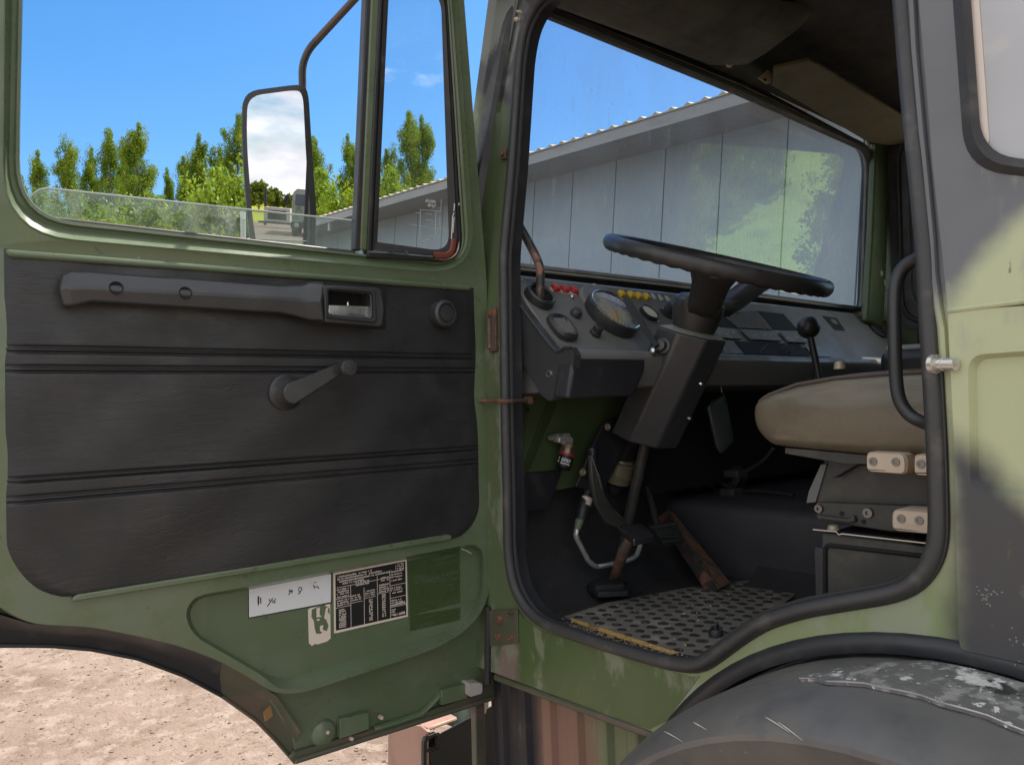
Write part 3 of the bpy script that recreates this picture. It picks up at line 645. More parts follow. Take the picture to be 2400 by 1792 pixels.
# windows of the door
MB().prism([D(x, y, -.026) for x, y in [(95, 499), (125, 507), (834, 587), (836, 602), (150, 527), (112, 517)]], DN * -.02).build('window_rubber', Mt('window_rubber', (.075, .065, .072), .5), door, bevel=.003)
gp = r2([(62, 520), (70, 438), (840, 518), (842, 620)], [20, 60, 0, 0], 8)
lgl = MB().prism([D(x, y, -.040) for x, y in gp], DNU * -.004).build('lowered_window_glass', mGlassG, door)
MB().tube([D(x, y, -.042) for x, y in [(66, 472), (76, 456), (92, 445), (110, 441), (400, 472), (834, 517.5)]], .0022, 6).build('glass_top_edge', Mt('glass_edge', (.42, .47, .42), .2, coat=.5), lgl)
dv = MB(); dv.prism([D(x, y, -.012) for x, y in [(874, -85), (893, -82), (860, 587), (845, 585)]], DNU * -.03); dvo = dv.build('window_divider', mGreen, door, bevel=.003)
for pts, off in (([(862, -90), (875, -86), (846, 588), (833, 586)], -.016), ([(892, -82), (901, -80), (870, 600), (860, 590)], -.010), ([(899, -80), (915, -76), (884, 600), (868, 600)], -.022)):
    MB().prism([D(x, y, off) for x, y in pts], DNU * -.025).build('glass_channel', mBlackP, dvo, bevel=.003)
for t in (.3, .62):
    a, b = (lerp(894, 862, t), lerp(-80, 590, t)), (lerp(894, 862, t + .3), lerp(-80, 590, t + .3))
QO = [(895, -84), (863, 606), (1087, 622), (1047, -46)]; Qm_ = [(903, -80), (873, 590), (1074, 607), (1040, -34)]; Qi = [(914, -70), (883, 567), (1053, 590), (1033, -16)]
ro, rm_, ri = [6, 6, 68, 60], [6, 6, 56, 56], [6, 6, 44, 46]
qf = MB(); qf.loft([ring(QO, ro, -.03), ring(QO, ro, -.018), ring([(898, -82), (867, 600), (1082, 616), (1044, -42)], ro, -.012), ring(Qm_, rm_, -.020), ring(Qm_, rm_, -.014), ring(Qi, ri, -.018), ring(Qi, ri, -.040)]); qfo = qf.build('quarter_window_frame', mRub, door, ang=25)
MB().prism(ring([(912, -72), (881, 569), (1055, 592), (1035, -18)], ri, -.034), DNU * -.004).build('quarter_window_glass', mGlass, door)
MB().tube(rp([D(x, y, -.012) for x, y in [(1016, 598), (1046, 599), (1060, 590), (1064, 560)]], .012, 5, False), .0075, 8, flat=.6, up=DNU).build('red_seal_patch', mRedS, qfo)
MB().tube(rp([D(x, y, -.008) for x, y in [(1018, 607), (1050, 610), (1072, 594), (1076, 568)]], .014, 5, False), .003, 8).build('seal_corner_patch', mBronze, qfo)
lt = MB(); lt.prism([D(x, y, -.004) for x, y in [(861, 588), (890, 583), (1016, 594), (1020, 613), (863, 602)]], DN * -.02); lto = lt.build('quarter_window_latch', mPlas2, door, bevel=.003)
MB().tube([D(x, y, .0) for x, y in [(864, 590), (900, 592), (1014, 602)]], .002, 6).build('latch_rod', mSil, lto)
for x, y in ((918, 588), (952, 591)): MB().lathe(D(x, y, -.003), DN, [(0, .004), (.003, .0035), (.003, 0)], 10).build('latch_screw', mSil, lto)
etch = MB()
ze = lambda pts: zq(850, 400, .1816, pts)
for pts in ([(745, 500), (740, 890), (765, 910), (800, 905), (825, 885)], [(745, 500), (1010, 525)], [(1015, 370), (1005, 525)], [(945, 520), (938, 830)], [(995, 590), (995, 700), (1020, 745), (1050, 755), (1045, 772)], [(1010, 745), (1005, 795)], [(690, 545), (740, 548)], [(600, 690), (1010, 750)]):
    etch.tube([D(x, y, -.0335) for x, y in ze(pts)], .00045, 4)
for x0, x1, y in ((810, 945, 365), (810, 945, 385), (815, 950, 420), (840, 930, 445), (815, 930, 550), (815, 915, 625), (815, 915, 645), (820, 915, 750), (805, 925, 825), (825, 895, 880), (820, 940, 680)):
    u = x0
    while u < x1:
        w = rnd.uniform(5, 12); q_ = ze([(u, y + (u - x0) * .14), (min(u + w, x1), y + (u + w - x0) * .14), (min(u + w, x1), y + (u + w - x0) * .14 + 14 * (y < 460) + 7), (u, y + (u - x0) * .14 + 14 * (y < 460) + 7)])
        if rnd.random() < .8: etch.poly([D(a, b, -.0333) for a, b in q_])
        u += w + 4
etch.build('etched_marking', Mt('etch', (.5, .55, .58), .6), door)
sk2 = MB()
for pts in ([(1185, 425), (1182, 470), (1175, 520)], [(1178, 540), (1160, 600), (1155, 720), (1145, 880)], [(1180, 600), (1172, 690), (1165, 800)], [(1245, 415), (1240, 450)]): sk2.tube([D(x, y, -.012) for x, y in ze(pts)], .0012, 5)
sk2.build('chipped_seal_paint', mWhite, qfo)

# mirror on its arm
mc = Vector(CAM + ray(652, 400) * 1.93); v_in = (mc - Vector(CAM)).normalized(); w_out = Vector((-.17, -.985, .035)).normalized()
mn = (w_out - v_in).normalized()
def MI(px, py, off=0.): return hit(px, py, mc + mn * off, mn)
m0 = [MI(x, y) for x, y in r2([(569, 215), (567, 330), (580, 520), (600, 640), (734, 640), (742, 500), (733, 380), (722, 200), (690, 199)], [38, 60, 60, 30, 30, 40, 60, 44, 20], 5)]
mk0 = [(580, 226), (578, 330), (592, 520), (612, 630), (722, 630), (728, 500), (718, 380), (710, 214), (684, 212)]
m1 = [MI(x, y, .004) for x, y in r2(mk0, [34, 55, 55, 26, 26, 36, 55, 36, 18], 5)]
ctr = sum(m0, Vector()) / len(m0)
mir = MB(); mir.loft([m1, m0, [p - mn * .014 for p in m0], [ctr + (p - ctr) * .8 - mn * .05 for p in m0]], cap1=True)
mo_ = mir.build('wing_mirror', mMirH, truck, ang=50)
MB().prism([MI(x, y, .0035) for x, y in r2(mk0, [34, 55, 55, 26, 26, 36, 55, 36, 18], 5)], mn * -.002).build('mirror_pane', mMir, mo_)
arm = [MI(709, 300, -.045), MI(709, 196, -.05), MI(708, 155, -.05), MI(722, 118, -.05), MI(745, 92, -.05), MI(830, 0, -.06), D(950, -130, -.14), D(975, -150, -.08)]
MB().tube(rp(arm, .06, 6, False), .0098, 10).build('mirror_arm', Mt('arm_paint', (.10, .065, .045), .5, layers=[((.045, .04, .035), 12., .5, .6)]), mo_)

# =================================================================== cab shell and interior
XR = 2.15
def srect(y0, y1, z0, z1, r=.06, seg=6): return [Vector((0, v.x, v.y)) for v in rp([(y0, z0), (y1, z0), (y1, z1), (y0, z1)], r, seg)]
roof = MB(); roof.bb(.04, XR, -2.12, .02, 2.9, 3.28); roof.build('cab_roof_shade_block', mCamo, truck, bevel=.02)  # unseen roof, made extra tall to keep the sun off the open door
hl = MB(); hl.bb(.06, XR - .02, -2.08, -.02, 2.865, 2.885); hl.build('roof_lining', mHead, truck)
bw = MB(); bw.bb(.03, XR, -2.12, -2.08, 1.15, 2.9); bw.build('cab_back_wall', mGreenIn, truck)
fs = MB(); fs.bb(.03, XR, -2.08, .12, 1.17, 1.21); fs.build('cab_floor', mFlr, truck)
fw = MB(); fw.bb(.05, XR, .09, .13, 1.15, 2.035); fw.build('front_bulkhead', mBlackP, truck)
# passenger side
ps = MB(); wy0, wz0 = -.155, PX(2140, 722, XR - .02).z; wz1 = PX(2134, 372, XR - .02).z + .05
pw = [Vector((XR - .02, p.y, p.z)) for p in srect(-1.02, wy0 + .0, wz0, wz1, .09)]
ps.prism([(XR - .02, .09, 1.15), (XR - .02, .03, 2.9), (XR - .02, -2.1, 2.9), (XR - .02, -2.1, 1.15)], (.04, 0, 0), [pw]); pso = ps.build('passenger_side', mGreenIn, truck)
sw = MB(); sw.loft([[Vector((XR - .03, p.y, p.z)) for p in srect(-1.09, wy0 + .095, wz0 - .09, wz1 + .075, .12)], [Vector((XR - .022, p.y, p.z)) for p in srect(-1.02, wy0, wz0, wz1, .09)]]); sw.tube([p + Vector((-.004, 0, 0)) for p in pw], .016, 10, closed=True); sw.tube([Vector((XR - .03, p.y, p.z)) for p in srect(-1.07, wy0 + .055, wz0 - .06, wz1 + .05, .11)], .011, 8, closed=True)
sw.build('passenger_window_seal', mRub, pso)
MB().prism([p + Vector((.02, 0, 0)) for p in pw], (.004, 0, 0)).build('passenger_window', mGlass, pso)
pt = MB(); pt.bb(XR - .05, XR - .02, -1.02, -.16, 1.25, wz0 - .09); pt.build('passenger_door_trim', mPlas, pso, bevel=.01)
pm_ = MB(); pm_.tube([PX(2054, 640, XR - .12), PX(2064, 650, XR - .10), PX(2088, 690, XR - .06)], .009, 8); pm_.lathe(PX(2056, 642, XR - .12), (-.8, -.6, 0), [(-.006, .02), (.008, .02), (.014, .010)], 16); pm_.build('passenger_grip', mGry, pso)
# windscreen
WN = Vector((0, -(2.74 - 2.075), -(.078 + .03))).normalized(); WP = Vector((0, .078, 2.075))
def WI(px, py, off=0.): return hit(px, py, WP + WN * off, WN)
wpx = [(1120, 619), (1560, 667), (2024, 729), (2038, 352), (1730, 212), (1232, 8)]
wloop = rp([WI(*p) for p in wpx], [.05, 0, .05, .10, 0, .08], 6)
wf = MB(); wf.tube(wloop, .017, 10, closed=True); 
oo = rp([WI(1060, 655), WI(1560, 700), WI(2085, 765), WI(2085, 300), WI(1730, 150), WI(1170, -70)], [.04, 0, .04, .08, 0, .08], 6)
wf.loft([[p + WN * .004 for p in wloop], [p + WN * .016 + (p - WI(1600, 450)).normalized() * .018 for p in wloop], [p + (p - WI(1600, 450)).normalized() * .05 for p in wloop], [p - WN * .03 + (p - WI(1600, 450)).normalized() * .05 for p in wloop], [p - WN * .03 for p in wloop]])
wfo = wf.build('windscreen_frame', mRub, truck, ang=25)
MB().prism(wloop, WN * -.005).build('windscreen', mWind, wfo)
wb = MB(); wb.tube([WI(1120, 621, .02), WI(1560, 669, .02), WI(2000, 724, .02)], .0045, 8); wb.build('windscreen_bead', mDash, wfo)
# inner header above the windscreen and right front pillar
hd = MB(); hb_ = [WI(x, y, .004) for x, y in [(1120, -40), (1216, -14), (1300, 12), (1450, 70), (1600, 130), (1730, 184), (1900, 262), (2010, 316), (2050, 345), (2062, 400)]]
hm2 = [Vector((p.x + .004, p.y - .028, p.z + .012)) for p in hb_]; ht_ = [Vector((p.x + .01, -.15, 2.889)) for p in hb_]
hd.loft([[Vector((p.x, p.y + .03, p.z + .03)) for p in hb_], hb_, hm2, ht_], closed=False); hd.build('windscreen_header', mHeadG, truck, ang=40)
rp_ = MB(); rp_.prism([PY(x, y, -.06) for x, y in [(2056, 318), (2086, 330), (2084, 440), (2080, 600), (2072, 770), (2034, 752), (2046, 560)]], (0, .03, 0)); rp_.build('far_front_pillar', mGreenIn, truck, bevel=.008)

fm_ = MB(); fm_.loft([[Vector((x, -.02 + .03 * (x > 2.4), z)) for x, z in ((2.30, 2.62), (2.46, 2.62), (2.48, 2.30), (2.46, 2.22), (2.30, 2.22), (2.28, 2.30))], [Vector((x, .03, z)) for x, z in ((2.29, 2.63), (2.47, 2.63), (2.49, 2.30), (2.47, 2.21), (2.29, 2.21), (2.27, 2.30))], [Vector((x, .07, z)) for x, z in ((2.32, 2.6), (2.44, 2.6), (2.46, 2.32), (2.44, 2.25), (2.32, 2.25), (2.30, 2.32))]], cap0=True, cap1=True)
fm_.tube([(2.20, .02, 1.95), (2.30, .0, 2.05), (2.36, .0, 2.22)], .014, 8); fm_.build('far_wing_mirror', mMirH, truck)
# dashboard: sloped panel, lip, cheek, fascia
PA, PB = PX(1195, 664, .06), PX(1302, 821, .06)
DAX = (PB - PA).normalized(); DPN = Vector((0, DAX.z, -DAX.y)).normalized()
if DPN.z < 0: DPN = -DPN
def DP(px, py, off=0.): return hit(px, py, PA + DPN * off, DPN)
db = MB()
crs = [Vector((0, .085, 2.045)), Vector((0, .0, 2.052)), Vector((0, PA.y + .012, PA.z + .022)), Vector((0, PA.y, PA.z)), Vector((0, PB.y + .005, PB.z)), Vector((0, PB.y - .012, PB.z - .004)), Vector((0, PB.y - .045, PB.z + .002)),
       Vector((0, PB.y - .058, PB.z - .012)), Vector((0, PB.y - .058, PB.z - .03)), Vector((0, -.215, 1.765)), Vector((0, .05, 1.74)), Vector((0, .085, 1.76))]
dash_x = [(.075, 0), (.085, 0), (.62, 0), (2.12, 0)]
db.loft([[p + Vector((x, 0, 0)) for p in crs] for x, _ in dash_x], cap0=True, cap1=True)
dash = db.build('dashboard', mDash, truck, bevel=.004, ang=30)
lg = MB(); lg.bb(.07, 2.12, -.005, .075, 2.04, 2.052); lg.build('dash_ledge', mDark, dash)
fa_ = MB(); fa_.prism([PY(x, y, PB.y - .0595) for x, y in [(1346, 835), (1516, 838), (1512, 870), (1488, 928), (1330, 934)]], (0, .05, 0)); fa_.build('fascia_panel', mBlackP, dash, bevel=.008)
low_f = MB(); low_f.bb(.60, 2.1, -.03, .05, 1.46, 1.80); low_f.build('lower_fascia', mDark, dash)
ch = MB(); chp = [(1196, 684), (1215, 706), (1290, 806), (1305, 822), (1313, 820), (1322, 813), (1337, 813), (1347, 832), (1344, 862), (1330, 912), (1312, 928), (1286, 939), (1268, 925), (1198, 806)]
ch.prism([PX(x, y, .056) for x, y in chp], (.02, 0, 0)); cho = ch.build('dash_cheek', mPlas, dash)
MB().tube([PX(x, y, .054) for x, y in [(1196, 686), (1290, 808), (1304, 823), (1313, 821), (1322, 814), (1338, 814)]], .0035, 8).build('cheek_edge', mPlas, dash)
MB().lathe(PX(1286, 876, .054), (-1, 0, 0), [(-.002, .009), (.002, .008), (.002, .004), (-.004, .003)], 14).build('cheek_clip', mSil, dash)
# round vent and grille
def dring(px, py, r, name, prof, mat, par=dash, n=32): return MB().lathe(DP(px, py), DPN, [(h, q_) for h, q_ in prof], n).build(name, mat, par, ang=30)
v1 = dring(1262, 700, .04, 'round_vent', [(0, .041), (.018, .040), (.022, .036), (.018, .031), (.004, .030), (.004, 0)], mPlas2)
vs_ = MB(); c = DP(1262, 700)
ex = Vector((1, 0, 0)); ey = DAX
for i in range(-2, 3):
    h = math.sqrt(.029 ** 2 - (i * .011) ** 2); vs_.box(c + ey * (i * .011 - .001) - ex * h + DPN * .008, ex * 2 * h, ey * .002, DPN * .006)
vs_.build('vent_slats', mPlas, v1)
gc = DP(1316, 770)
def ell(c, a, b, off, n=36, p=2.6): return [c + ex * math.copysign(abs(math.cos(t)) ** (2 / p), math.cos(t)) * a + ey * math.copysign(abs(math.sin(t)) ** (2 / p), math.sin(t)) * b + DPN * off for t in [2 * math.pi * k / n for k in range(n)]]
gv = MB(); gv.loft([ell(gc, .036, .044, 0), ell(gc, .036, .043, .010), ell(gc, .031, .036, .016), ell(gc, .025, .030, .012), ell(gc, .025, .030, .002)], cap1=True); gvo = gv.build('dash_vent', mPlas2, dash, ang=25)
gs = MB()
for i in range(-3, 4): gs.box(gc + ex * (i * .0078 - .0008) - ey * .026 + DPN * .007, ex * .0015, ey * .052, DPN * .006)
gs.build('vent_slats', Mt('slat', (.22, .22, .2), .4), gvo)
MB().tess([ell(gc, .0255, .0305, .0035)]).build('vent_void', mDark, gvo)
# switches
def sw_box(px, py, mat, name, w=.0205, h=.023, t=.012):
    c = DP(px, py); b0 = [c - ex * w / 2 - ey * h / 2, c + ex * w / 2 - ey * h / 2, c + ex * w / 2 + ey * h / 2, c - ex * w / 2 + ey * h / 2]
    m = MB(); m.loft([b0, [p + DPN * t * .6 for p in b0], [c + (p - c) * .78 + DPN * t for p in b0]], cap1=True); return m.build(name, mat, dash, bevel=.002)
def base_plate(pxs, mat): MB().prism([DP(x, y, .002) for x, y in pxs], DPN * -.002).build('switch_base', mat, dash)
base_plate([(1285, 680), (1352, 692), (1345, 684), (1290, 672)], mGry)
for x, y in ((1300, 678), (1321.5, 680.5), (1343, 683)): sw_box(x, y, mRed, 'red_switch')
for x, y in ((1455, 691), (1476.5, 693), (1495, 695.5), (1513, 697.5)): sw_box(x, y, mYel, 'yellow_switch', .0175, .022)
for x, y in ((1530, 696), (1547, 699), (1563, 701)): sw_box(x, y, mGry, 'grey_switch', .0125, .024, .006)
for x, y, r in ((1340, 697, .006), (1392, 671.5, .0075), (1380, 684, .006), (1414, 688, .0065), (1540, 757, .003), (1222, 661, .003)):
    dring(x, y, r, 'indicator_lamp', [(0, r), (.004, r), (.007, r * .6), (.008, 0)], mBeige if r > .007 else mSil, n=14)
hu = MB(); hu.loft([ell(DP(1416, 712), .080, .075, 0, p=2), ell(DP(1416, 712), .074, .068, .008, p=2)], cap1=True); hu.build('gauge_hump', mDash, dash, ang=20)
tg = dring(1431, 742, .08, 'tachograph', [(0, .080), (.018, .079), (.026, .077), (.028, .074), (.0265, .071), (.022, .0705)], mPlas2, n=44)
MB().tube([DP(1431, 742) + DPN * .0285 + (ex * math.cos(t) + ey * math.sin(t)) * .0725 for t in [2 * math.pi * k / 44 for k in range(44)]], .0016, 6, closed=True).build('gauge_rim', mSil, tg)
MB().lathe(DP(1431, 742), DPN, [(.0225, .071), (.023, 0)], 40).build('gauge_dial', mGaug, tg)
MB().lathe(DP(1431, 742), DPN, [(.0262, .0712), (.0275, .04), (.028, 0)], 40).build('gauge_glass', mGaugeG, tg)
gn = MB(); c = DP(1431, 742); gn.prism([c + DPN * .0236 + ey * a + ex * b for a, b in ((.0, -.004), (.002, .0), (.042, -.018), (.040, -.022))], DPN * .001); gn.build('gauge_needle', mYel, tg)
tk = MB()
for i in range(24):
    a = R_(130 + i * 280 / 23); u_ = ex * math.cos(a) - ey * math.sin(a); w_ = ex * math.sin(a) + ey * math.cos(a)
    tk.prism([c + DPN * .0234 + u_ * .05 + w_ * .0008, c + DPN * .0234 + u_ * .05 - w_ * .0008, c + DPN * .0234 + u_ * (.06 if i % 3 else .063) - w_ * .0008, c + DPN * .0234 + u_ * (.06 if i % 3 else .063) + w_ * .0008], DPN * .0003)
tk.build('dial_marks', mInk, tg)
g2 = dring(1519, 736, .03, 'small_gauge', [(0, .029), (.010, .0285), (.012, .026), (.006, .024), (.005, 0)], mPlas2)
MB().lathe(DP(1519, 736), DPN, [(.009, .0238), (.0093, 0)], 28).build('gauge_dial', mGaug, g2)
dring(1348, 737, .014, 'dash_knob', [(0, .0155), (.012, .0145), (.016, .012), (.016, 0)], mPlas)
ck2 = dring(1394, 781, .014, 'headlamp_knob', [(0, .015), (.006, .015), (.008, .0125), (.022, .0125), (.024, .010), (.024, 0)], mPlas2)
dring(1563, 734, .02, 'rotary_knob', [(0, .024), (.006, .024), (.010, .018), (.03, .017), (.032, 0)], mPlas2)
dring(1470, 775, .02, 'pale_sticker', [(0, .022), (.0008, .022), (.0008, 0)], Mt('pale_sticker', (.42, .45, .26), .5), n=18)
def dplate(pts, name, mat, off=.001, th=.003, par=dash, bev=0): return MB().prism([DP(x, y, off) for x, y in pts], DPN * -th).build(name, mat, par, bevel=bev)
dplate([(1780, 729), (1836, 735), (1870, 773), (1816, 771)], 'radio_slot', mDark)
gr = MB()
for i in range(13):
    x0 = 1696 + i * 6.2; x1 = x0 + 36.; y0 = 737 - i * .75; y1 = 767 + i * .35
    gr.prism([DP(x0, y0, .004), DP(x0 + 2.6, y0, .004), DP(x1 + 2.8, y1, .004), DP(x1, y1, .004)], DPN * -.003)
dplate([(1660, 736), (1778, 728), (1816, 771), (1690, 766)], 'speaker_recess', mDark); gr.build('speaker_grille', Mt('grille', (.16, .155, .14), .5), dash)
mPanel = Mt('label_panel', (.19, .18, .155), .4, layers=[((.25, .235, .19), 20., .5, .7)])
for pts in ([(1674, 766), (1721, 769), (1739, 793), (1662, 788)], [(1738, 771), (1812, 776), (1834, 798), (1762, 794)], [(1827, 776.5), (1873, 780), (1893, 802), (1849, 800)]):
    po = dplate([(x, y) for x, y in pts], 'label_panel', mPanel, .006, .006, bev=.002)
    cxp = sum(p[0] for p in pts) / 4; cyp = sum(p[1] for p in pts) / 4; sy = MB()
    for dx in (-16, 4, 18):
        for k2 in range(3): 
            ox = dx + rnd.uniform(-3, 3); oy = rnd.uniform(-5, 3); sy.prism([DP(cxp + ox + a, cyp + oy + b, .0066) for a, b in ((0, 0), (4, .4), (5, 3), (1, 2.6))], DPN * -.0003)
    sy.build('panel_symbols', mGry, po)
dplate([(1722, 799), (1874, 806), (1899, 835), (1747, 829)], 'lever_slot', mDark)
dplate([(1690, 796), (1718, 799), (1744, 828), (1700, 828)], 'slot_plate', mPanel, .003)
dplate([(1886, 810), (1921, 812), (1947, 836), (1909, 834)], 'slot_plate', mPanel, .003)
hlv = MB()
for x, y, dx in ((1782, 828, 18), (1830, 826, 16), (1846, 832, 14)): hlv.tube([DP(x, y), DP(x + dx * .4, y - 9, .014), DP(x + dx, y - 20, .022)], .0035, 6)
hlv.build('heater_levers', mSteel, dash)
dplate([(1927, 740), (1961, 745), (1981, 774), (1957, 772)], 'socket_recess', mDark); dplate([(1946, 747), (1958, 749), (1966, 760), (1954, 758)], 'socket', mPanel, .004, .006)
spk = dring(2056, 775, .03, 'corner_vent', [(0, .040), (.008, .040), (.010, .036), (.004, .033), (.002, 0)], mPlas2)
# grab rail on the front pillar
gr2 = MB(); gr2.tube(rp([PX(1196, 488, .075), PX(1210, 516, .10), PX(1236, 562, .11), PX(1262, 612, .11), PX(1268, 640, .11), PX(1264, 700, .11), PX(1259, 742, .11), PX(1263, 758, .105)], .03, 5, False), .0108, 12)
gr2.build('pillar_grab_rail', Mt('worn_rail', (.03, .03, .03), .5, layers=[((.22, .11, .07), (14, 14, 9), .5, .56)], bumps=[(90., .1, .002)]), truck)

# steering wheel and column
AX = Vector((0, -.335, .942)).normalized(); WC = PX(1676, 617, .47)
wu = Vector((1, 0, 0)); wv = AX.cross(wu).normalized()
def wp(a, r, h=0): return WC + (wu * math.cos(a) + wv * math.sin(a)) * r + AX * h
RW = .268
rm = MB(); nseg = 180; path = [wp(2 * math.pi * k / nseg, RW) for k in range(nseg)]
rings = []
for k in range(nseg):
    a = 2 * math.pi * k / nseg; u_ = wu * math.cos(a) + wv * math.sin(a); ring_ = []
    grip = .0032 * (.5 + .5 * math.cos(a * 44))
    for j in range(14):
        t = 2 * math.pi * j / 14; r_ = .0178 + (grip if math.sin(t) < -.2 else 0)
        ring_.append(WC + u_ * (RW + math.cos(t) * .0155) + AX * (math.sin(t) * r_))
    rings.append(ring_)
rm.loft(rings + [rings[0]]); mWheel = Mt('wheel_rim', (.035, .033, .031), .4, layers=[((.075, .066, .055), 9., .5, .68, .7)], bumps=[(300., .1, .001)])
swo = rm.build('steering_wheel', mWheel, truck, ang=60)
HC = WC - AX * .125 + Vector((-.018, 0, 0))
hubm = MB(); hubm.lathe(HC, AX, [(-.045, .034), (-.045, .053), (.0, .064), (.026, .062), (.038, .052), (.046, .02), (.046, 0)], 28); hubm.build('hub', mWheel, swo, ang=30)
for a in (R_(216), R_(2)):
    u_ = wu * math.cos(a) + wv * math.sin(a); t_ = AX.cross(u_); sp_ = MB(); secs_ = []
    for f_, r_, h_, w_, th in ((0, .020, -.108, .042, .026), (.25, .075, -.108, .040, .021), (.5, .135, -.084, .040, .016), (.75, .205, -.042, .042, .013), (1, .262, -.008, .054, .013)):
        c_ = WC + u_ * r_ + AX * h_; secs_.append([c_ + t_ * w_ * ca_ + AX * th * sa_ for ca_, sa_ in ((1, 0), (.8, .8), (0, 1), (-.8, .8), (-1, 0), (-.8, -.8), (0, -1), (.8, -.8))])
    sp_.loft(secs_, cap0=True, cap1=True); sp_.build('spoke', mWheel, swo, ang=50)
colm = MB(); cx_, cy_ = wu, wv
def cp(x, y, h): return HC + cx_ * x + cy_ * y - AX * h
PLC = HC - AX * .055
def CI(px, py, x): return hit(px, py, HC + cx_ * x, cx_)
prof_t = [(-.078, .05), (-.080, -.02), (-.036, -.074), (.038, -.080), (.058, -.05), (.058, .06)]
CSH = Vector((-.004, .062, 0))
colm.loft([[cp(x, y, .052) for x, y in prof_t], [cp(x * 1.06, y * 1.0, .34) + CSH for x, y in prof_t]], cap0=True, cap1=True)
colo = colm.build('steering_column', mPlas, truck, bevel=.006, seg=3)
ct = MB(); ct.loft([[cp(x * .98, y * .98, .0515) for x, y in prof_t], [cp(x * .7, y * .7, .044) for x, y in prof_t]], cap1=True); ct.build('column_top', Mt('column_top', (.26, .25, .19), .5), colo)
for y, h in ((-.02, .15), (-.02, .27)): MB().lathe(cp(.056, y, h), cx_, [(0, .005), (.003, .004), (.003, 0)], 10).build('column_screw', mSil, colo)
for px_, py_ in ((1644, 900), (1617, 981)): MB().lathe(hit(px_, py_, cp(0, -.0735, .1), wv) , -wv, [(-.003, .006), (.004, .005), (.004, 0)], 10).build('column_screw', mSil, colo)
# switch stalk on the column
sb_ = PX(1542, 812, .352); sk_ = MB(); sk_.lathe(sb_ + Vector((.03, .0, .0)), (-1, -.25, .1), [(0, .022), (.02, .02), (.022, .014), (.036, .013), (.038, 0)], 22); sko = sk_.build('stalk_boss', mPlas, colo, ang=30)
s_a, s_b = sb_ + Vector((-.012, -.006, .0)), DP(1467, 700, .045)
st_ = MB(); dr = (s_b - s_a).normalized(); sd_ = dr.cross(Vector(ray(1500, 750)).normalized()).normalized()
st_.loft([[s_a + sd_ * w + Vector((0, 0, 0)) + dr.cross(sd_) * t for w, t in ((.007, .004), (-.007, .004), (-.007, -.004), (.007, -.004))], [lerp(s_a, s_b, .45) + sd_ * w + dr.cross(sd_) * t for w, t in ((.007, .003), (-.007, .003), (-.007, -.003), (.007, -.003))], [s_b + sd_ * w + dr.cross(sd_) * t for w, t in ((.010, .003), (-.010, .003), (-.010, -.003), (.010, -.003))]], cap0=True, cap1=True)
st_.build('indicator_stalk', mInk, colo, bevel=.001)
sg_ = MB(); sg_.lathe(sb_ + Vector((-.018, 0, -.012)), (-.8, -.6, -.2), [(-.01, .010), (.004, .009), (.008, .005), (.009, 0)], 12); sg_.build('ignition_lock', mSil, colo)
# lower column, boot and shaft
shf = MB(); s0 = hit(1513, 1035, (.49, 0, 0), (1, 0, 0)); s1 = hit(1468, 1240, (.49, 0, 0), (1, 0, 0)); shf.tube([s0 + (s0 - s1) * .3, s0, s1, s1 + (s1 - s0) * .5], .0155, 14); shf.build('steering_shaft', mSteel, colo)
bc = hit(1452, 1095, (.53, .0, 0), (1, 0, 0)); bt = MB(); bt.lathe(bc, AX + Vector((.05, 0, 0)), [(-.045, .030), (-.042, .041), (-.024, .043), (-.022, .046), (-.018, .046), (-.016, .043), (.012, .042), (.014, .045), (.02, .045), (.022, .038), (.034, .036)], 30); bt.build('reservoir_cup', mOlive, colo, ang=30)
bt2 = MB(); bt2.lathe(bc, AX, [(.03, .036), (.09, .043), (.12, .04), (.14, 0)], 20); bt2.lathe(bc - AX * .05, AX, [(-.03, .02), (0, .03)], 14); bt2.build('reservoir_cap', mBlackP, colo)

# kick panel and footwell
kp = MB(); kp.prism([PY(x, y, .02) for x, y in [(1190, 790), (1470, 880), (1470, 960), (1436, 1020), (1398, 1132), (1302, 1148), (1200, 1130)]], (0, .02, 0)); 
fold = [PY(1214, 940, .012), PY(1213, 1108, .012)]; kpo = kp.build('kick_panel', mGreenIn, truck)
kr = MB(); kr.loft([[PY(1206, 930, .02), PY(1222, 930, .0), PY(1236, 930, .02)], [PY(1206, 1125, .02), PY(1214, 1125, .0), PY(1222, 1125, .02)]], closed=False)
kr.loft([[PY(1284, 930, .02), PY(1296, 930, .003), PY(1312, 930, .02)], [PY(1214, 1118, .02), PY(1224, 1118, .003), PY(1234, 1118, .02)]], closed=False); kr.build('pressed_rib', mGreenIn, kpo, ang=10)
for x, y in ((1236, 920), (1236, 960)): MB().lathe(PY(x, y, .016), (0, -1, 0), [(-.003, .008), (.002, .006), (.002, 0)], 10).build('hole_plug', mBlackP, kpo)
lp = MB(); lp.prism([PY(x, y, .010) for x, y in [(1208, 1115), (1214, 1110), (1318, 1100), (1295, 1172), (1285, 1190), (1208, 1204)]], (0, .012, 0)); lp.build('lower_kick_cover', mBlackP, truck, bevel=.003)
MB().lathe(PY(1297, 1114, .009), (0, -1, 0), [(-.002, .004), (.003, .003)], 8).build('cover_screw', mScrew, truck)
tb = MB(); rows = []
for x0 in np.linspace(.04, .80, 24):
    b = .0 + .012 * math.sin(x0 * 9)
    rows.append([Vector((x0, .085, 1.60)), Vector((x0, .075, 1.45)), Vector((x0, .055 + b * .2, 1.34)), Vector((x0, .0 + b, 1.262)), Vector((x0, -.045 + b, 1.228)), Vector((x0, -.09 + b, 1.216)), Vector((x0, -.16, 1.2125))])
tb.loft(rows, closed=False); tb.build('toe_board', mFlr, truck, ang=60)
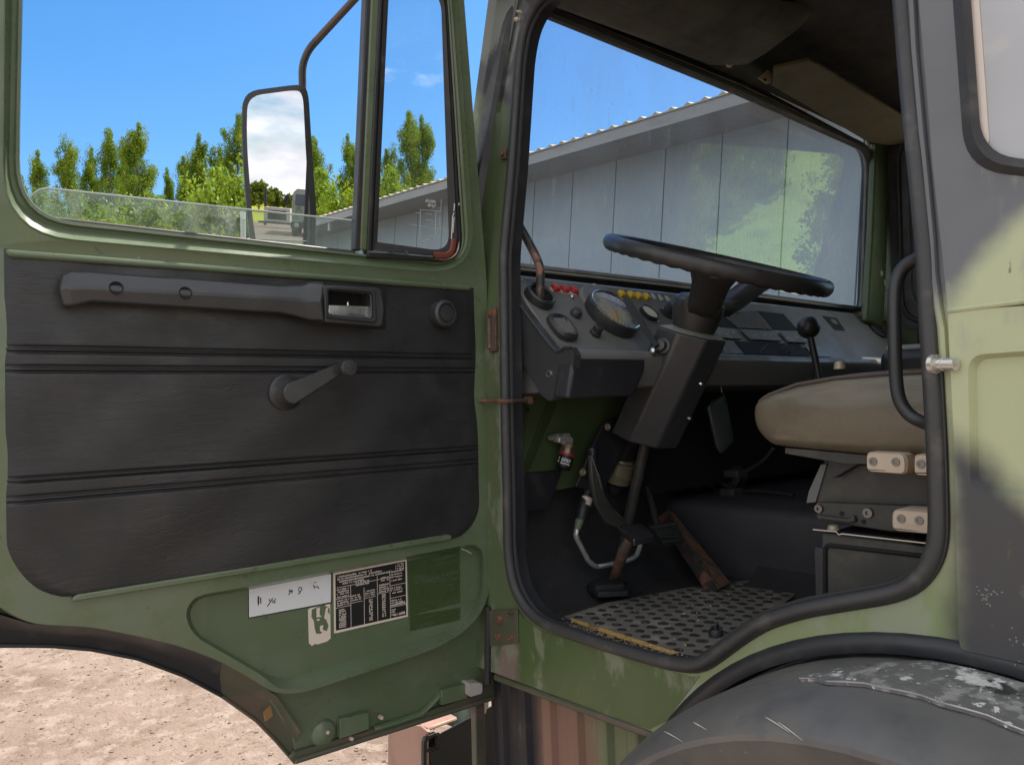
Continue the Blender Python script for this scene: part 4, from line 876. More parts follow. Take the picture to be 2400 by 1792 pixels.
lw = MB(); lw.loft([[PX(x, y, .055) for x, y in [(1205, 1130), (1205, 1300), (1226, 1400), (1270, 1445), (1420, 1500)]], [PX(x, y, .055) + Vector((.06, .02, -.01)) for x, y in [(1205, 1130), (1205, 1300), (1226, 1400), (1270, 1445), (1420, 1500)]]], closed=False); lw.build('footwell_side', mFlr, truck)
# vertical mounting plate with bolts
vb = MB(); vb.prism([PY(x, y, -.04) for x, y in [(1412, 1000), (1418, 988), (1470, 968), (1500, 990), (1420, 1140), (1392, 1150), (1350, 1140), (1388, 1050)]], (0, .01, 0)); vbo = vb.build('pedal_bracket', mBlackP, truck, bevel=.002)
for x, y, r in ((1424, 1000, .008), (1366, 1106, .008), (1395, 1122, .008)): MB().lathe(PY(x, y, -.042), (-.3, -1, 0), [(-.003, r * 1.15), (.002, r * 1.15), (.002, r * .8), (.007, r * .75), (.007, r * .4), (.004, 0)], 14).build('bracket_bolt', mOlive, vbo)
# pedals
cl = MB(); cl.prism([PY(x, y, -.12) for x, y in [(1386, 1066), (1396, 1072), (1412, 1150), (1436, 1195), (1470, 1226), (1462, 1242), (1424, 1226), (1398, 1180), (1388, 1120)]], (0, .012, 0)); 
zc = 1.408; cpad = [PZ(x, y, zc) for x, y in [(1446, 1233), (1500, 1225), (1520, 1238), (1533, 1255), (1485, 1265)]]
clo = cl.build('clutch_pedal', mSteel, truck, bevel=.002)
MB().tube([PY(x, y, -.124) for x, y in [(1387, 1068), (1402, 1110), (1412, 1150), (1432, 1188), (1468, 1226)]], .0028, 8).build('pedal_arm_edge', mSil, clo)
MB().prism(rp(cpad, .01, 3), (0, 0, -.014)).build('pedal_pad', mPlas2, clo, bevel=.004)
MB().tube([cpad[0] + Vector((0, -.001, 0)), cpad[4] + Vector((0, -.001, 0))], .0022, 6).build('pad_edge', mSil, clo)
rd = MB(); rd.tube([PZ(1478, 1262, 1.395), PZ(1462, 1290, 1.362), PZ(1440, 1352, 1.262)], [.012, .0145, .013], 12); rd.lathe(PZ(1437, 1355, 1.258), (.05, .02, 1), [(-.05, .010), (-.03, .018), (-.012, .022), (-.004, .021), (.0, .013)], 16)
rd.build('pedal_rod', mRust, clo)
fp = MB(); fp.prism(rp([PZ(x, y, 1.236) for x, y in [(1373, 1380), (1398, 1364), (1464, 1369), (1478, 1384), (1474, 1396), (1400, 1400)]], .008, 3), (0, 0, .012))
fp.prism(rp([PZ(x, y, 1.248) for x, y in [(1380, 1376), (1400, 1364), (1456, 1367), (1466, 1379), (1396, 1384)]], .008, 3), (0, 0, .012)); fp.build('pedal_foot', mPlas2, truck, bevel=.003)
bp_ = [PY(1527, 1234, -.17), PY(1584, 1224, -.17), PY(1604, 1268, -.17), PY(1560, 1283, -.17), PY(1546, 1262, -.17)]
bpm = MB(); bpm.prism(rp(bp_, .008, 3), (.004, .016, 0)); bpo = bpm.build('brake_pedal', mPlas2, truck, bevel=.003)
br_ = MB()
for i in range(6):
    t = (i + .6) / 6.4; a = lerp(bp_[1], bp_[2], t) - Vector((.008, 0, 0)); b = lerp(bp_[0], bp_[4], min(1, t * 1.2)) if t < .72 else lerp(bp_[4], bp_[3], (t - .72) / .4)
    br_.tube([a + Vector((0, -.001, 0)), b + Vector((.006, -.001, 0))], .0033, 6)
br_.build('pad_ribs', mPlas, bpo)
MB().tube([PY(1560, 1250, -.15), PY(1540, 1230, -.08), PY(1520, 1150, .0), PY(1515, 1060, .05)], .009, 8).build('pedal_arm', mSteel, bpo)
ac = MB(); a0_, a1_ = PY(1561, 1197, .02), PY(1580, 1203, .02); a2_, a3_ = PZ(1714, 1366, 1.232), PZ(1686, 1379, 1.232)
ac.prism([a0_, a1_, a2_, a3_], (-.006, .030, -.022)); aco = ac.build('accelerator_pedal', Mt('worn_treadle', (.04, .035, .033), .45, layers=[((.19, .085, .06), (14, 14, 14), .46, .56), ((.03, .028, .027), (40, 40, 40), .56, .62, .8)]), truck, bevel=.003)
acr = MB()
for i in range(1, 7):
    t = i / 7; acr.tube([lerp(a0_, a1_, t) + Vector((0, -.001, .001)), lerp(a3_, a2_, t) + Vector((0, -.001, .001))], .0018, 6)
acr.build('treadle_ribs', mRust, aco)
MB().tube([a0_ + Vector((-.001, -.002, 0)), a3_ + Vector((-.001, -.002, 0))], .0018, 6).build('treadle_edge', mBronze, aco)
# bright pipe, connector, canister
pp = MB(); pp.tube(rp([PY(x, y, -.03) for x, y in [(1352, 1240), (1349, 1256), (1380, 1316), (1398, 1328), (1440, 1320), (1474, 1312), (1490, 1304), (1498, 1288), (1501, 1272)]], .012, 4, False), .0068, 10); ppo = pp.build('steel_pipe', mChrome, truck)
cn = MB(); cn.tube([PY(x, y, -.03) for x, y in [(1388, 1050), (1384, 1110), (1377, 1158), (1372, 1175), (1366, 1198), (1360, 1220)]], [.016, .016, .010, .015, .017, .012], 12); cn.build('pipe_connector', mBlackP, ppo)
MB().tube([PY(1377, 1166, -.031), PY(1371, 1183, -.031)], .0152, 14).build('connector_label', mCream, ppo)
MB().tube([PY(1359, 1218, -.03), PY(1352, 1241, -.03)], [.0125, .008], 12).build('connector_boot', Mt('boot', (.14, .17, .12), .5), ppo)
cav = PY(1333, 1045, -.03); cab_ = PY(1319, 1098, -.03); cx2 = (cab_ - cav).normalized(); Lc = (cab_ - cav).length
can = MB(); can.lathe(cav, cx2, [(-.006, .012), (-.004, .0185), (0, .0195), (Lc * .38, .0195), (Lc * .38, .0205)], 24); cano = can.build('grease_canister', mBronze, truck)
MB().lathe(cav, cx2, [(Lc * .36, .0208), (Lc * .46, .0208)], 24).build('red_band', mRed, cano)
MB().lathe(cav, cx2, [(Lc * .45, .0204), (Lc * .96, .0200), (Lc, .018), (Lc, 0)], 24).build('black_sleeve', mInk, cano)
cl_ = MB(); vdir = (Vector(CAM) - cav).normalized(); vdir = (vdir - cx2 * vdir.dot(cx2)).normalized(); sdir = cx2.cross(vdir)
def cyl(a, h, r=.0207): return cav + cx2 * (Lc * h) + (vdir * math.cos(a) + sdir * math.sin(a)) * r
for i, (wd, ht) in enumerate(((.10, .12), (.08, .16), (.12, .16), (.08, .16), (.10, .14), (.08, .16), (.11, .16))):
    a = -.75 + i * .18; cl_.poly([cyl(a, .60), cyl(a + wd, .60), cyl(a + wd, .60 + ht), cyl(a, .60 + ht)])
for i in range(9):
    a = -.78 + i * .15; cl_.poly([cyl(a, .80), cyl(a + .10, .80), cyl(a + .10, .86), cyl(a, .86)])
for a, h0, h1, wd in ((.78, .58, .62, .22), (.78, .72, .80, .24), (.78, .62, .70, .07)): cl_.poly([cyl(a, h0), cyl(a + wd, h0), cyl(a + wd, h1), cyl(a, h1)])
cl_.build('sleeve_print', mWhite, cano)
cbk = MB(); cbk.prism([PY(x, y, -.02) for x, y in [(1300, 1024), (1306, 1018), (1336, 1014), (1338, 1026), (1312, 1034), (1303, 1033)]], (0, .03, 0)); cbk.prism([PY(x, y, -.035) for x, y in [(1312, 1024), (1322, 1018), (1344, 1024), (1344, 1044), (1337, 1046), (1310, 1036)]], (0, .02, 0)); cbk.build('canister_bracket', mChrome, cano, bevel=.002)
MB().lathe(PY(1304, 1025, -.022), (0, -1, 0), [(0, .007), (.006, .006), (.006, 0)], 12).build('bracket_bolt', mOlive, cano)

# engine tunnel, wiring, hanging straps behind
tu = MB(); tz = 1.422; secs_ = []
for y in (.06, -.05, -.2, -.4, -.8, -1.3):
    w = .012 * math.sin(y * 14)
    secs_.append([Vector((.80 - .02 + w * .3, y, 1.2)), Vector((.775 + w, y, 1.30)), Vector((.757, y, 1.395)), Vector((.765, y, 1.413)), Vector((.785, y, tz)), Vector((1.1, y, tz + .01)), Vector((1.55, y, tz)), Vector((1.6, y, 1.2))])
tu.loft(secs_, closed=False); tu.build('engine_tunnel', mTun, truck, ang=50)
tf = MB(); tf.loft([[Vector((.62, -.26, 1.2135)), Vector((.66, -.36, 1.216)), Vector((.70, -.62, 1.214))], [Vector((.70, -.26, 1.228)), Vector((.72, -.4, 1.225)), Vector((.76, -.62, 1.23))], [Vector((.79, -.24, 1.26)), Vector((.79, -.4, 1.262)), Vector((.79, -.62, 1.26))]], closed=False); tf.build('mat_upstand', mFlr, truck)
wr = MB()
for pts in ([(1612, 1098), (1618, 1130), (1650, 1152), (1700, 1162), (1732, 1150)], [(1648, 1080), (1650, 1120), (1676, 1148), (1722, 1150)], [(1670, 1085), (1690, 1130), (1720, 1150), (1790, 1150), (1860, 1160)], [(1745, 1105), (1790, 1080), (1812, 1050)], [(1640, 1085), (1665, 1010), (1680, 965)], [(1560, 990), (1600, 1080), (1610, 1100)]):
    wr.tube(rp([PX(x, y, .95) for x, y in pts], .05, 5, False), .006, 8)
wro = wr.build('wiring_loom', mBlackP, truck)
for x, y in ((1712, 1152), (1722, 1108)): 
    p = PX(x, y, .93); MB().bb(p.x - .03, p.x + .03, p.y - .03, p.y + .02, p.z - .012, p.z + .012).build('wire_connector', mSteel, wro, bevel=.003)
bx = MB(); bx.prism([PX(x, y, .98) for x, y in [(1670, 1080), (1700, 1075), (1735, 1120), (1720, 1150), (1690, 1140)]], (.05, 0, 0)); bx.build('tunnel_bracket', mSteel, truck, bevel=.004)
# gear lever
gl_ = MB(); gb = PX(1895, 767, 1.0); g0 = PX(1900, 790, 1.0); g1 = PX(1913, 850, 1.0); g2_ = PX(1922, 900, 1.0); g3 = PX(1935, 1000, 1.0)
gl_.tube(rp([gb, g0, g1, g2_, g3, g3 - Vector((0, 0, .2))], .03, 4, False), [.0085] * 40 if False else .0105, 12); glo = gl_.build('gear_lever', mPlas2, truck)
kb = MB(); rb_ = .0335; kb.lathe(gb, (0, -.1, 1), [(-rb_ * math.cos(t), rb_ * math.sin(t)) for t in [math.pi * i / 16 for i in range(17)]], 28); kb.build('gear_knob', mPlas2, glo)

# driver seat
spx = [(1764, 966), (1771, 940), (1800, 920), (1866, 898), (1960, 879), (2083, 867), (2180, 862), (2420, 880), (2420, 1085), (2166, 1069), (2026, 1065), (1933, 1056), (1850, 1048), (1808, 1044), (1786, 1026), (1770, 1004)]
sprof = rp([PX(x, y, .2) for x, y in spx], [.02, .02, .025, .02, .02, .02, .02, .03, .03, 0, 0, 0, 0, .015, .015, .02], 4)
sc_ = sum(sprof, Vector()) / len(sprof)
def sscale(x, k, dx=0): return [Vector((x, sc_.y + (p.y - sc_.y) * (1 - (1 - k) * .35), sc_.z + (p.z - sc_.z) * k)) for p in sprof]
se = MB(); se.loft([sscale(.188, .45), sscale(.191, .75), sscale(.199, .93), sscale(.208, .99), sscale(.22, 1.01), sscale(.45, .97), sscale(.68, 1.01), sscale(.70, .9)], cap0=True, cap1=True)
seat = empty('driver_seat', (.45, -.9, 1.23), truck)
def sch(o): o.location = -Vector((.45, -.9, 1.23)); return o
sch(se.build('seat_cushion', mSeat, seat, ang=70))
tp = [PX(x, y, .196) for x, y in [(1780, 943), (1790, 934), (1803, 926), (1867, 902), (1960, 886), (2083, 876), (2180, 871), (2300, 876)]]
sch(MB().tube([p + Vector((.0, 0, .001)) for p in tp], .0036, 8).build('seat_piping', mPipe, seat))
bb_ = MB(); p0 = PX(1896, 895, .3); bb_.lathe(Vector((.36, -.70, 1.80)), (0, 0, 1), [(-.01, .012), (.004, .010), (.006, 0)], 12); sch(bb_.build('seat_button', mOlive, seat))
rl_ = MB(); rl_.prism([PX(x, y, .215) for x, y in [(1840, 1049), (1900, 1054), (2030, 1066), (2260, 1078), (2260, 1092), (1980, 1086), (1840, 1062)]], (.03, 0, 0)); sch(rl_.build('seat_rail', mSteel, seat, bevel=.002))
bkx = MB(); bkx.prism([PX(x, y, .24) for x, y in [(1938, 1078), (2020, 1082), (1958, 1119), (1952, 1120)]], (.04, 0, 0)); sch(bkx.build('seat_bracket', mBlackP, seat, bevel=.002))
sp3 = MB(); sp3.prism([PX(x, y, .26) for x, y in [(1936, 1088), (2260, 1088), (2260, 1190), (1912, 1176), (1890, 1177)]], (.3, 0, 0)); sch(sp3.build('seat_suspension', mSteel, seat, bevel=.002))
se2 = MB(); se2.prism([PX(x, y, .255) for x, y in [(1924, 1088), (1937, 1088), (1911, 1176), (1890, 1178), (1896, 1150)]], (.012, 0, 0)); sch(se2.build('suspension_edge', Mt('edge_steel', (.13, .13, .13), .45), seat))
lr = MB(); lr.prism([PX(x, y, .235) for x, y in [(1912, 1177), (2260, 1190), (2260, 1256), (2088, 1246), (1916, 1220)]], (.03, 0, 0)); lr.prism([PX(x, y, .225) for x, y in [(1912, 1206), (1985, 1216), (2000, 1206), (2005, 1222), (1990, 1226), (1915, 1216)]], (.01, 0, 0)); sch(lr.build('lower_slide_rail', mSteel, seat, bevel=.003))
for x, y, r in ((2036, 1201, .008), (1921, 1191, .007)): sch(MB().lathe(PX(x, y, .235), (-1, 0, 0), [(0, r * 1.2), (.006, r * 1.1), (.006, r * .5), (.002, r * .4), (.002, 0)], 14).build('rail_bolt', mScrew, seat))
for x, y in ((1973, 1203), (2024, 1222)): sch(MB().lathe(PX(x, y, .2345), (-1, 0, 0), [(0, .0045), (.001, .0045), (.001, 0)], 12).build('rail_hole', mDark, seat))
for cs, scs in (([(2028, 1066), (2034, 1058), (2116, 1062), (2124, 1072), (2125, 1100), (2120, 1112), (2036, 1106), (2028, 1098)], ((2046, 1081), (2099, 1082))), ([(2140, 1070), (2146, 1064), (2226, 1068), (2236, 1078), (2236, 1108), (2226, 1118), (2146, 1114), (2140, 1106)], ((2158, 1087), (2215, 1090))), ([(2088, 1203), (2096, 1193), (2166, 1198), (2240, 1204), (2240, 1256), (2174, 1252), (2096, 1244), (2088, 1236)], ((2112, 1215), (2154, 1219)))):
    bm_ = MB(); f0 = rp([PX(x, y, .17) for x, y in cs], .005, 3); cc_ = sum(f0, Vector()) / len(f0)
    bm_.loft([[cc_ + (p - cc_) * .90 for p in f0], [Vector((.176, p.y, p.z)) for p in f0], [Vector((.235, p.y, p.z)) for p in f0]], cap0=True, cap1=True); bo = sch(bm_.build('clamp_block', mBeige, seat, bevel=.0015, ang=25))
    for x, y in scs: sch(MB().lathe(PX(x, y, .1695), (-1, 0, 0), [(0, .0072), (.0012, .0070), (.0012, .0032), (-.002, .003), (-.002, 0)], 18).build('block_screw', mScrew, seat))
sch(MB().tube([PX(2120, 1082, .2), PX(2145, 1084, .2)], .006, 8).build('block_pin', mOlive, seat))
sbx = MB(); sbx.bb(.2, .74, -1.5, -.735, 1.211, PX(1910, 1242, .2).z - .004); sbo = sbx.build('seat_box', mSteel, seat, bevel=.004); sch(sbo)
fr_ = MB(); z_ = .1985; frp = r2([(1934, 1420), (1934, 1276), (2250, 1312), (2250, 1420)], [0, 14, 0, 0], 5); fr_.tube([PX(x, y, z_) for x, y in frp[:8]], .0042, 8); sch(fr_.build('box_groove', mDark, seat))
sch(MB().tube([PX(1906, 1240, .197), PX(1960, 1245, .197), PX(1966, 1252, .197), PX(1974, 1250, .197), PX(2260, 1282, .197)], .0016, 6).build('box_top_edge', mSil, seat))
sch(MB().lathe(PX(1953, 1236, .22), (0, 0, 1), [(-.004, .011), (.004, .009), (.006, 0)], 12).build('box_bolt', mOlive, seat))
ski = MB(); ski.bb(.208, .7, -.735, -.715, 1.211, 1.455); sch(ski.build('seat_box_front', mBlackP, seat, bevel=.003))
# driver's back rest is out of the frame behind the pillar; passenger seat far side
pse = empty('passenger_seat', (1.65, -.6, 1.23), truck)
pz = PX(2060, 872, 1.35).z; pc = MB(); pc.bb(1.36, 2.0, -.95, PX(2057, 850, 1.36).y, pz - .16, PX(2075, 820, 1.36).z); o_ = pc.build('passenger_cushion', mBlackP, pse, bevel=.03, seg=4); o_.location = -Vector((1.65, -.6, 1.23))
pc2 = MB(); pc2.bb(1.38, 1.98, -.94, PX(2057, 850, 1.36).y - .015, PX(2075, 820, 1.36).z - .006, PX(2075, 812, 1.36).z + .004); o_ = pc2.build('passenger_cushion_top', mSeatG, pse, bevel=.02, seg=4); o_.location = -Vector((1.65, -.6, 1.23))
pc3 = MB(); pc3.bb(1.4, 1.95, -.9, -.35, 1.21, pz - .16); o_ = pc3.build('passenger_seat_base', mBlackP, pse); o_.location = -Vector((1.65, -.6, 1.23))

# grab handle on the rear pillar and lock striker
gh = MB(); gh.tube(rp([S(x, y, o) for x, y, o in [(2175, 594, -.03), (2152, 604, -.045), (2118, 622, -.05), (2099, 660, -.05), (2096, 720, -.05), (2098, 850, -.05), (2102, 916, -.05), (2112, 948, -.05), (2134, 976, -.05), (2165, 991, -.045), (2185, 996, -.03)]], .02, 4, False), .0098, 12); gh.build('rear_grab_handle', mPlas2, truck)
lk = MB(); lk.lathe(S(2226, 852, .012), (-.0, 1, .03), [(-.02, .011), (.0, .011), (.006, .0088), (.03, .0085), (.034, .0108), (.040, .0108), (.043, .0085), (.06, .0085)], 18)
pq = PX(2224, 853, -.022); pe = PX(2190, 853, -.016); ax_ = (pe - pq).normalized(); Ls = (pe - pq).length
lk = MB(); lk.lathe(pq, ax_, [(-.01, .0085), (Ls * .35, .0085), (Ls * .36, .0095), (Ls * .5, .0095), (Ls * .52, .0080), (Ls * .85, .0080), (Ls * .86, .0135), (Ls * 1.15, .0135), (Ls * 1.2, .011), (Ls * 1.2, 0)], 20); lk.build('lock_striker', mChrome, truck)

# overhead: driver's padded shelf, clip, passenger sun visor
sh_ = MB(); A_, B_, B2_ = PY(1300, 8, -.105), PY(1677, 149, -.105), PY(1764, 147, -.12)
zsh = A_.z
sh_.loft([[Vector((x, y, z)) for y, z in ((-.09, zs), (-.12, zs - .008), (-.18, zs + .004), (-.26, zs + .028), (-.32, zs + .06), (-.33, zs + .1), (-.09, zs + .1))] for x, zs in ((.20, A_.z + .012), (A_.x, A_.z), (.5, lerp(A_.z, B_.z, .55)), (B_.x, B_.z - .0), (B2_.x - .03, B2_.z - .006), (B2_.x + .02, B2_.z + .03))], cap0=True, cap1=True)
sho = sh_.build('overhead_padding', Mt('padding', (.07, .066, .048), .8, layers=[((.045, .042, .032), (5, 5, 5), .45, .65)], bumps=[((3, 26, 3), .5, .012)]), truck, ang=50)
hk = MB(); hk.tube(rp([PY(1700, 142, -.11), PY(1708, 146, -.11), PY(1704, 154, -.11), PY(1712, 156, -.11), PY(1718, 148, -.11), PY(1716, 136, -.11)], .006, 4, False), .0045, 8); hk.build('visor_hook', mBeige, truck)
vv = MB(); V = [PY(1809, 202, -.105), PY(1812, 163, -.16), PY(1896, 142, -.26), PY(1920, 153, -.27), PY(2128, 282, -.27), PY(2132, 334, -.15), PY(2082, 341, -.11), PY(2034, 334, -.105)]
vv.prism(V, (0, .0, .014)); vvo = vv.build('sun_visor', mVisor, truck, bevel=.004)
vk = MB(); vk.prism([PY(x, y, -.12) for x, y in [(1778, 183), (1800, 164), (1812, 176), (1806, 196), (1798, 198)]], (0, .004, .002)); vko = vk.build('visor_bracket', Mt('bracket', (.42, .36, .26), .45), vvo)
MB().lathe(PY(1793, 187, -.122), (0, -1, -.3), [(-.001, .005), (.003, .0045), (.003, 0)], 10).build('bracket_hole', mDark, vvo)

# =================================================================== fender and bumper
def fpt(a, x, r): return arc(a, r, x)
fe = MB(); secs_ = []
for a in range(0, 176, 5):
    secs_.append([fpt(a, x, r) for x, r in ((.05, .618), (-.04, .621), (-.13, .622), (-.17, .619), (-.215, .610), (-.250, .598), (-.268, .585), (-.268, .577), (-.222, .50), (-.190, .455), (-.18, .45), (-.16, .45), (.05, .45))])
fe.loft(secs_, closed=True, cap0=True, cap1=True); feo = fe.build('wheel_fender', mFend, truck, ang=28)
al = MB(); al.loft([[arc(a, r, x) for x, r in ((.0, .656), (-.009, .652), (-.013, .640), (-.008, .627), (.03, .622))] for a in range(14, 152, 4)], closed=False); al.build('arch_lip', mBlackP, truck, ang=60)
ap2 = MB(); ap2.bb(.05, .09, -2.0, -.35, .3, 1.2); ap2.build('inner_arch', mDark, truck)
tp_ = MB(); outer_e, inner_e = [], []
for i in range(23):
    a = -7 + i * 2.3 - 40; outer_e.append(a)
ts = []
for i in range(27):
    a = 74 + i * 2.2; xo = -.158 if i > 1 else -.15; xi = -.010 if i > 5 else lerp(-.135, -.010, (i / 5) ** .7)
    w = .003 * math.sin(i * 2.1) + .002 * math.sin(i * 5.3)
    ts.append([fpt(a, xi, .6245), fpt(a, lerp(xi, xo, .5), .627), fpt(a, xo + w, .6258), fpt(a, xo + w, .6205)])
tp_.loft(ts, closed=False); tp_.build('fender_tread_plate', mTread, feo, ang=60)
ty = MB(); ty.lathe((.0, ARC_C[0], ARC_C[1] - .15), (1, 0, 0), [(.06, .3), (.06, .46), (.09, .5), (.3, .5), (.33, .46), (.33, .3)], 48); tyo = ty.build('front_wheel', mRub, truck)
tedge = MB(); tedge.tube([t_[2] + Vector((-.001, 0, 0)) for t_ in ts], .0013, 6); tedge.build('tread_edge', mSil, feo)
scr = MB()
for a_s, a_e, r_s, r_e in ((56, 61, .605, .585), (74, 78, .600, .588), (76, 80, .596, .583), (62, 65, .603, .592)):
    scr.tube([fpt(lerp(a_s, a_e, t), -.2705 + (lerp(r_s, r_e, t) - .585) * 1.35, lerp(r_s, r_e, t) + .0012) for t in (0, .3, .6, 1)], [.0003, .0008, .0006, .0002], 5)
scr.build('fender_scratches', Mt('scratch', (.6, .56, .5), .6), feo)
scu = MB(); rq = random.Random(9)
for cx0, cy0, n_, sp_x, sp_y in ((2325, 1388, 16, 22, 14), (2386, 1508, 12, 16, 16), (2310, 1405, 8, 10, 8)):
    for _ in range(n_):
        x, y = cx0 + rq.gauss(0, sp_x), cy0 + rq.gauss(0, sp_y); a = rq.uniform(2.6, 4.4); l_ = rq.uniform(4, 13)
        scu.tube([S(x, y, .0128), S(x + math.cos(a) * l_ * .3, y + math.sin(a) * l_ * .5, .0131), S(x + math.cos(a) * l_ * .6, y + math.sin(a) * l_, .0128)], [.0004, .0011, .0003], 5, flat=.5, up=(1, 0, 0))
scu.build('paint_scuff', Mt('scuff', (.22, .21, .18), .6), truck)
# bumper corner seen below the door
bu = MB(); Bx = -.03
bu.prism([PX(x, y, Bx) for x, y in [(997, 1724), (1003, 1716), (985, 1700), (910, 1690), (908, 1720), (908, 1990), (1000, 1990)]], (.012, 0, 0))
zt = PX(1003, 1716, Bx).z; yr = PX(999, 1724, Bx).y
bu.bb(-.024, .075, yr + .004, yr + .3, zt - .004, zt + .006); buo = bu.build('bumper_corner', mBrownP, truck, bevel=.006, seg=3)
be = MB(); be.bb(-.03, .10, yr, yr + .010, zt - .3, zt - .015); 
be2 = MB(); yb = yr - .001
oy = [(994, 1742), (1000, 1728), (1060, 1702), (1062, 1712), (1030, 1728), (1028, 1752), (1002, 1762), (1003, 1810), (994, 1810)]
be2.prism([PY(x, y, yb) for x, y in [(996, 1730), (1002, 1724), (1022, 1716), (1029, 1722), (1028, 1750), (1020, 1757), (1000, 1763), (1001, 1990), (993, 1990), (993, 1742)]], (0, .012, 0), [[PY(x, y, yb) for x, y in [(1001, 1738), (1006, 1732), (1024, 1724), (1025, 1744), (1018, 1752), (1001, 1757)]]])
be2.build('bumper_end', mBlackP, buo, bevel=.0015)
MB().prism([PY(x, y, yb + .05) for x, y in [(997, 1728), (1030, 1716), (1030, 1756), (998, 1764)]], (0, .004, 0)).build('bumper_hollow', mDark, buo)
MB().prism([PY(x, y, yb + .012) for x, y in [(1008, 1762), (1028, 1754), (1052, 1800), (1090, 1990), (1046, 1990)]], (0, .02, 0)).build('bumper_stay', mBlackP, buo)
MB().prism([PY(x, y, yb + .03) for x, y in [(1028, 1722), (1056, 1706), (1066, 1700), (1180, 1640), (1180, 1990), (1090, 1990), (1045, 1800), (1030, 1760)]], (0, .004, 0)).build('bumper_inner_plate', mBlackP, buo)
cf = MB(); cf.loft([[PY(x, y, o) for x, y, o in ((1030, 1690, .42), (1060, 1702, .36), (1100, 1705, .33), (1145, 1700, .32))], [PY(x, y, o) for x, y, o in ((1024, 1560, .48), (1060, 1560, .42), (1100, 1560, .40), (1145, 1560, .40))]], closed=False)
cf.build('front_corner_panel', Mt('corner_paint', (.13, .17, .14), .4, layers=[((.05, .06, .055), (9, 9, 4), .45, .6)]), truck, ang=60)
ds = MB(); ds.prism([PY(x, y, .12) for x, y in [(1118, 1690), (1122, 1662), (1132, 1648), (1140, 1646), (1140, 1668), (1129, 1680), (1132, 1705), (1136, 1715)]], (0, .004, 0)); ds.build('pale_tab', mCream, truck)

# =================================================================== loose things in the cab
mat_m = MB(); mz = 1.2155
mpx = [(1322, 1444), (1338, 1452), (1640, 1550), (1720, 1500), (1860, 1395), (1880, 1368), (1800, 1352), (1600, 1378), (1420, 1412)]
mloop = [PZ(x, y, mz + .006) for x, y in mpx]
mat_m.prism(mloop, (0, 0, -.006))
mat_m.mi = 1
from mathutils.geometry import intersect_point_tri_2d
def inside(p, poly):
    c = False
    for i in range(len(poly)):
        a, b = poly[i - 1], poly[i]
        if (a.y > p.y) != (b.y > p.y) and p.x < (b.x - a.x) * (p.y - a.y) / (b.y - a.y) + a.x: c = not c
    return c
cl_in = [lerp(sum(mloop, Vector()) / len(mloop), p, .95) for p in mloop]
for i in range(0, 30):
    for j in range(0, 34):
        p = Vector((.085 + i * .041 + (j % 2) * .0205, -.12 - j * .034, mz + .006))
        if inside(p, cl_in):
            r = .0118 * rnd.uniform(.86, 1.14)
            mat_m.lathe(p, (0, 0, 1), [(0, r), (.0010, r * .96), (.0014, r * .82), (.0010, r * .6), (.0010, 0)], 14)
mato = mat_m.build('floor_mat', [mMat, mStud], None, ang=30)
tag(mato, 'dusty black studded rubber mat on the cab floor behind the pedals', 'floor mat')
ye = MB(); ye.prism([PZ(x, y, mz + .0065) for x, y in [(1338, 1451), (1344, 1452), (1480, 1496), (1632, 1545), (1628, 1549), (1476, 1502), (1340, 1457)]], (0, 0, .003)); ye.build('mat_edge_strip', Mt('yellow_edge', (.62, .38, .10), .6, layers=[((.2, .15, .08), 30., .5, .62)]), mato)
sl_p = MB(); sl_p.prism([PZ(x, y, 1.2135) for x, y in [(1283, 1447), (1330, 1441), (1345, 1452), (1632, 1547), (1655, 1560), (1600, 1572), (1400, 1512), (1290, 1470)]], (0, 0, -.012)); sl_p.build('sill_ledge', Mt('dusty_ledge', (.035, .033, .03), .7, layers=[((.42, .30, .18), (14, 40, 14), .50, .56, .9), ((.30, .22, .14), (60, 60, 60), .55, .62, .7)], bumps=[(120., .4, .002)]), truck)
cp_ = MB(); pcl = PZ(1678, 1486, mz + .008); cp_.lathe(pcl, (0, 0, 1), [(0, .016), (.008, .015), (.012, .012), (.012, .008), (.006, .007), (.006, 0)], 18); cp_.tube(rp([pcl + Vector((-.004, 0, .008)), pcl + Vector((0, -.002, .026)), pcl + Vector((.008, 0, .022)), pcl + Vector((.010, .002, .008))], .006, 4, False), .0026, 8)
tag(cp_.build('rubber_clip', mPlas2), 'small black rubber clip lying on the studded mat near the door seal', 'clip')
po_ = MB(); pq_ = [PY(x, y, -.16) for x, y in [(1657, 954), (1664, 944), (1693, 919), (1697, 925), (1716, 1022), (1717, 1034), (1694, 1060), (1688, 1062), (1680, 1050)]]
pcn = sum(pq_, Vector()) / len(pq_); vd = Vector((-.3, -.95, 0))
po_.loft([[pcn + (p - pcn) * .9 + vd * .010 for p in pq_], [p + vd * .004 for p in pq_], [p - vd * .004 for p in pq_], [pcn + (p - pcn) * .9 - vd * .01 for p in pq_]], cap0=True, cap1=True)
poo = po_.build('key_pouch', Mt('pouch', (.06, .075, .07), .4, layers=[((.06, .07, .065), 12., .5, .65)]), None, ang=60); tag(poo, 'small dark green key pouch hanging beside the steering column', 'pouch')
pk = MB(); pk.tube([PY(1692, 921, -.16), PY(1690, 905, -.16), PY(1697, 895, -.16)], .002, 6); pk.build('pouch_cord', mOlive, poo)
ky = MB(); ky.tube(rp([PY(x, y, -.165) for x, y in [(1697, 895), (1690, 880), (1698, 866), (1704, 872), (1702, 886), (1704, 898), (1696, 902)]], .006, 4, False), .003, 8); ky.build('key', Mt('brass', (.6, .48, .2), .3, 1.), poo)
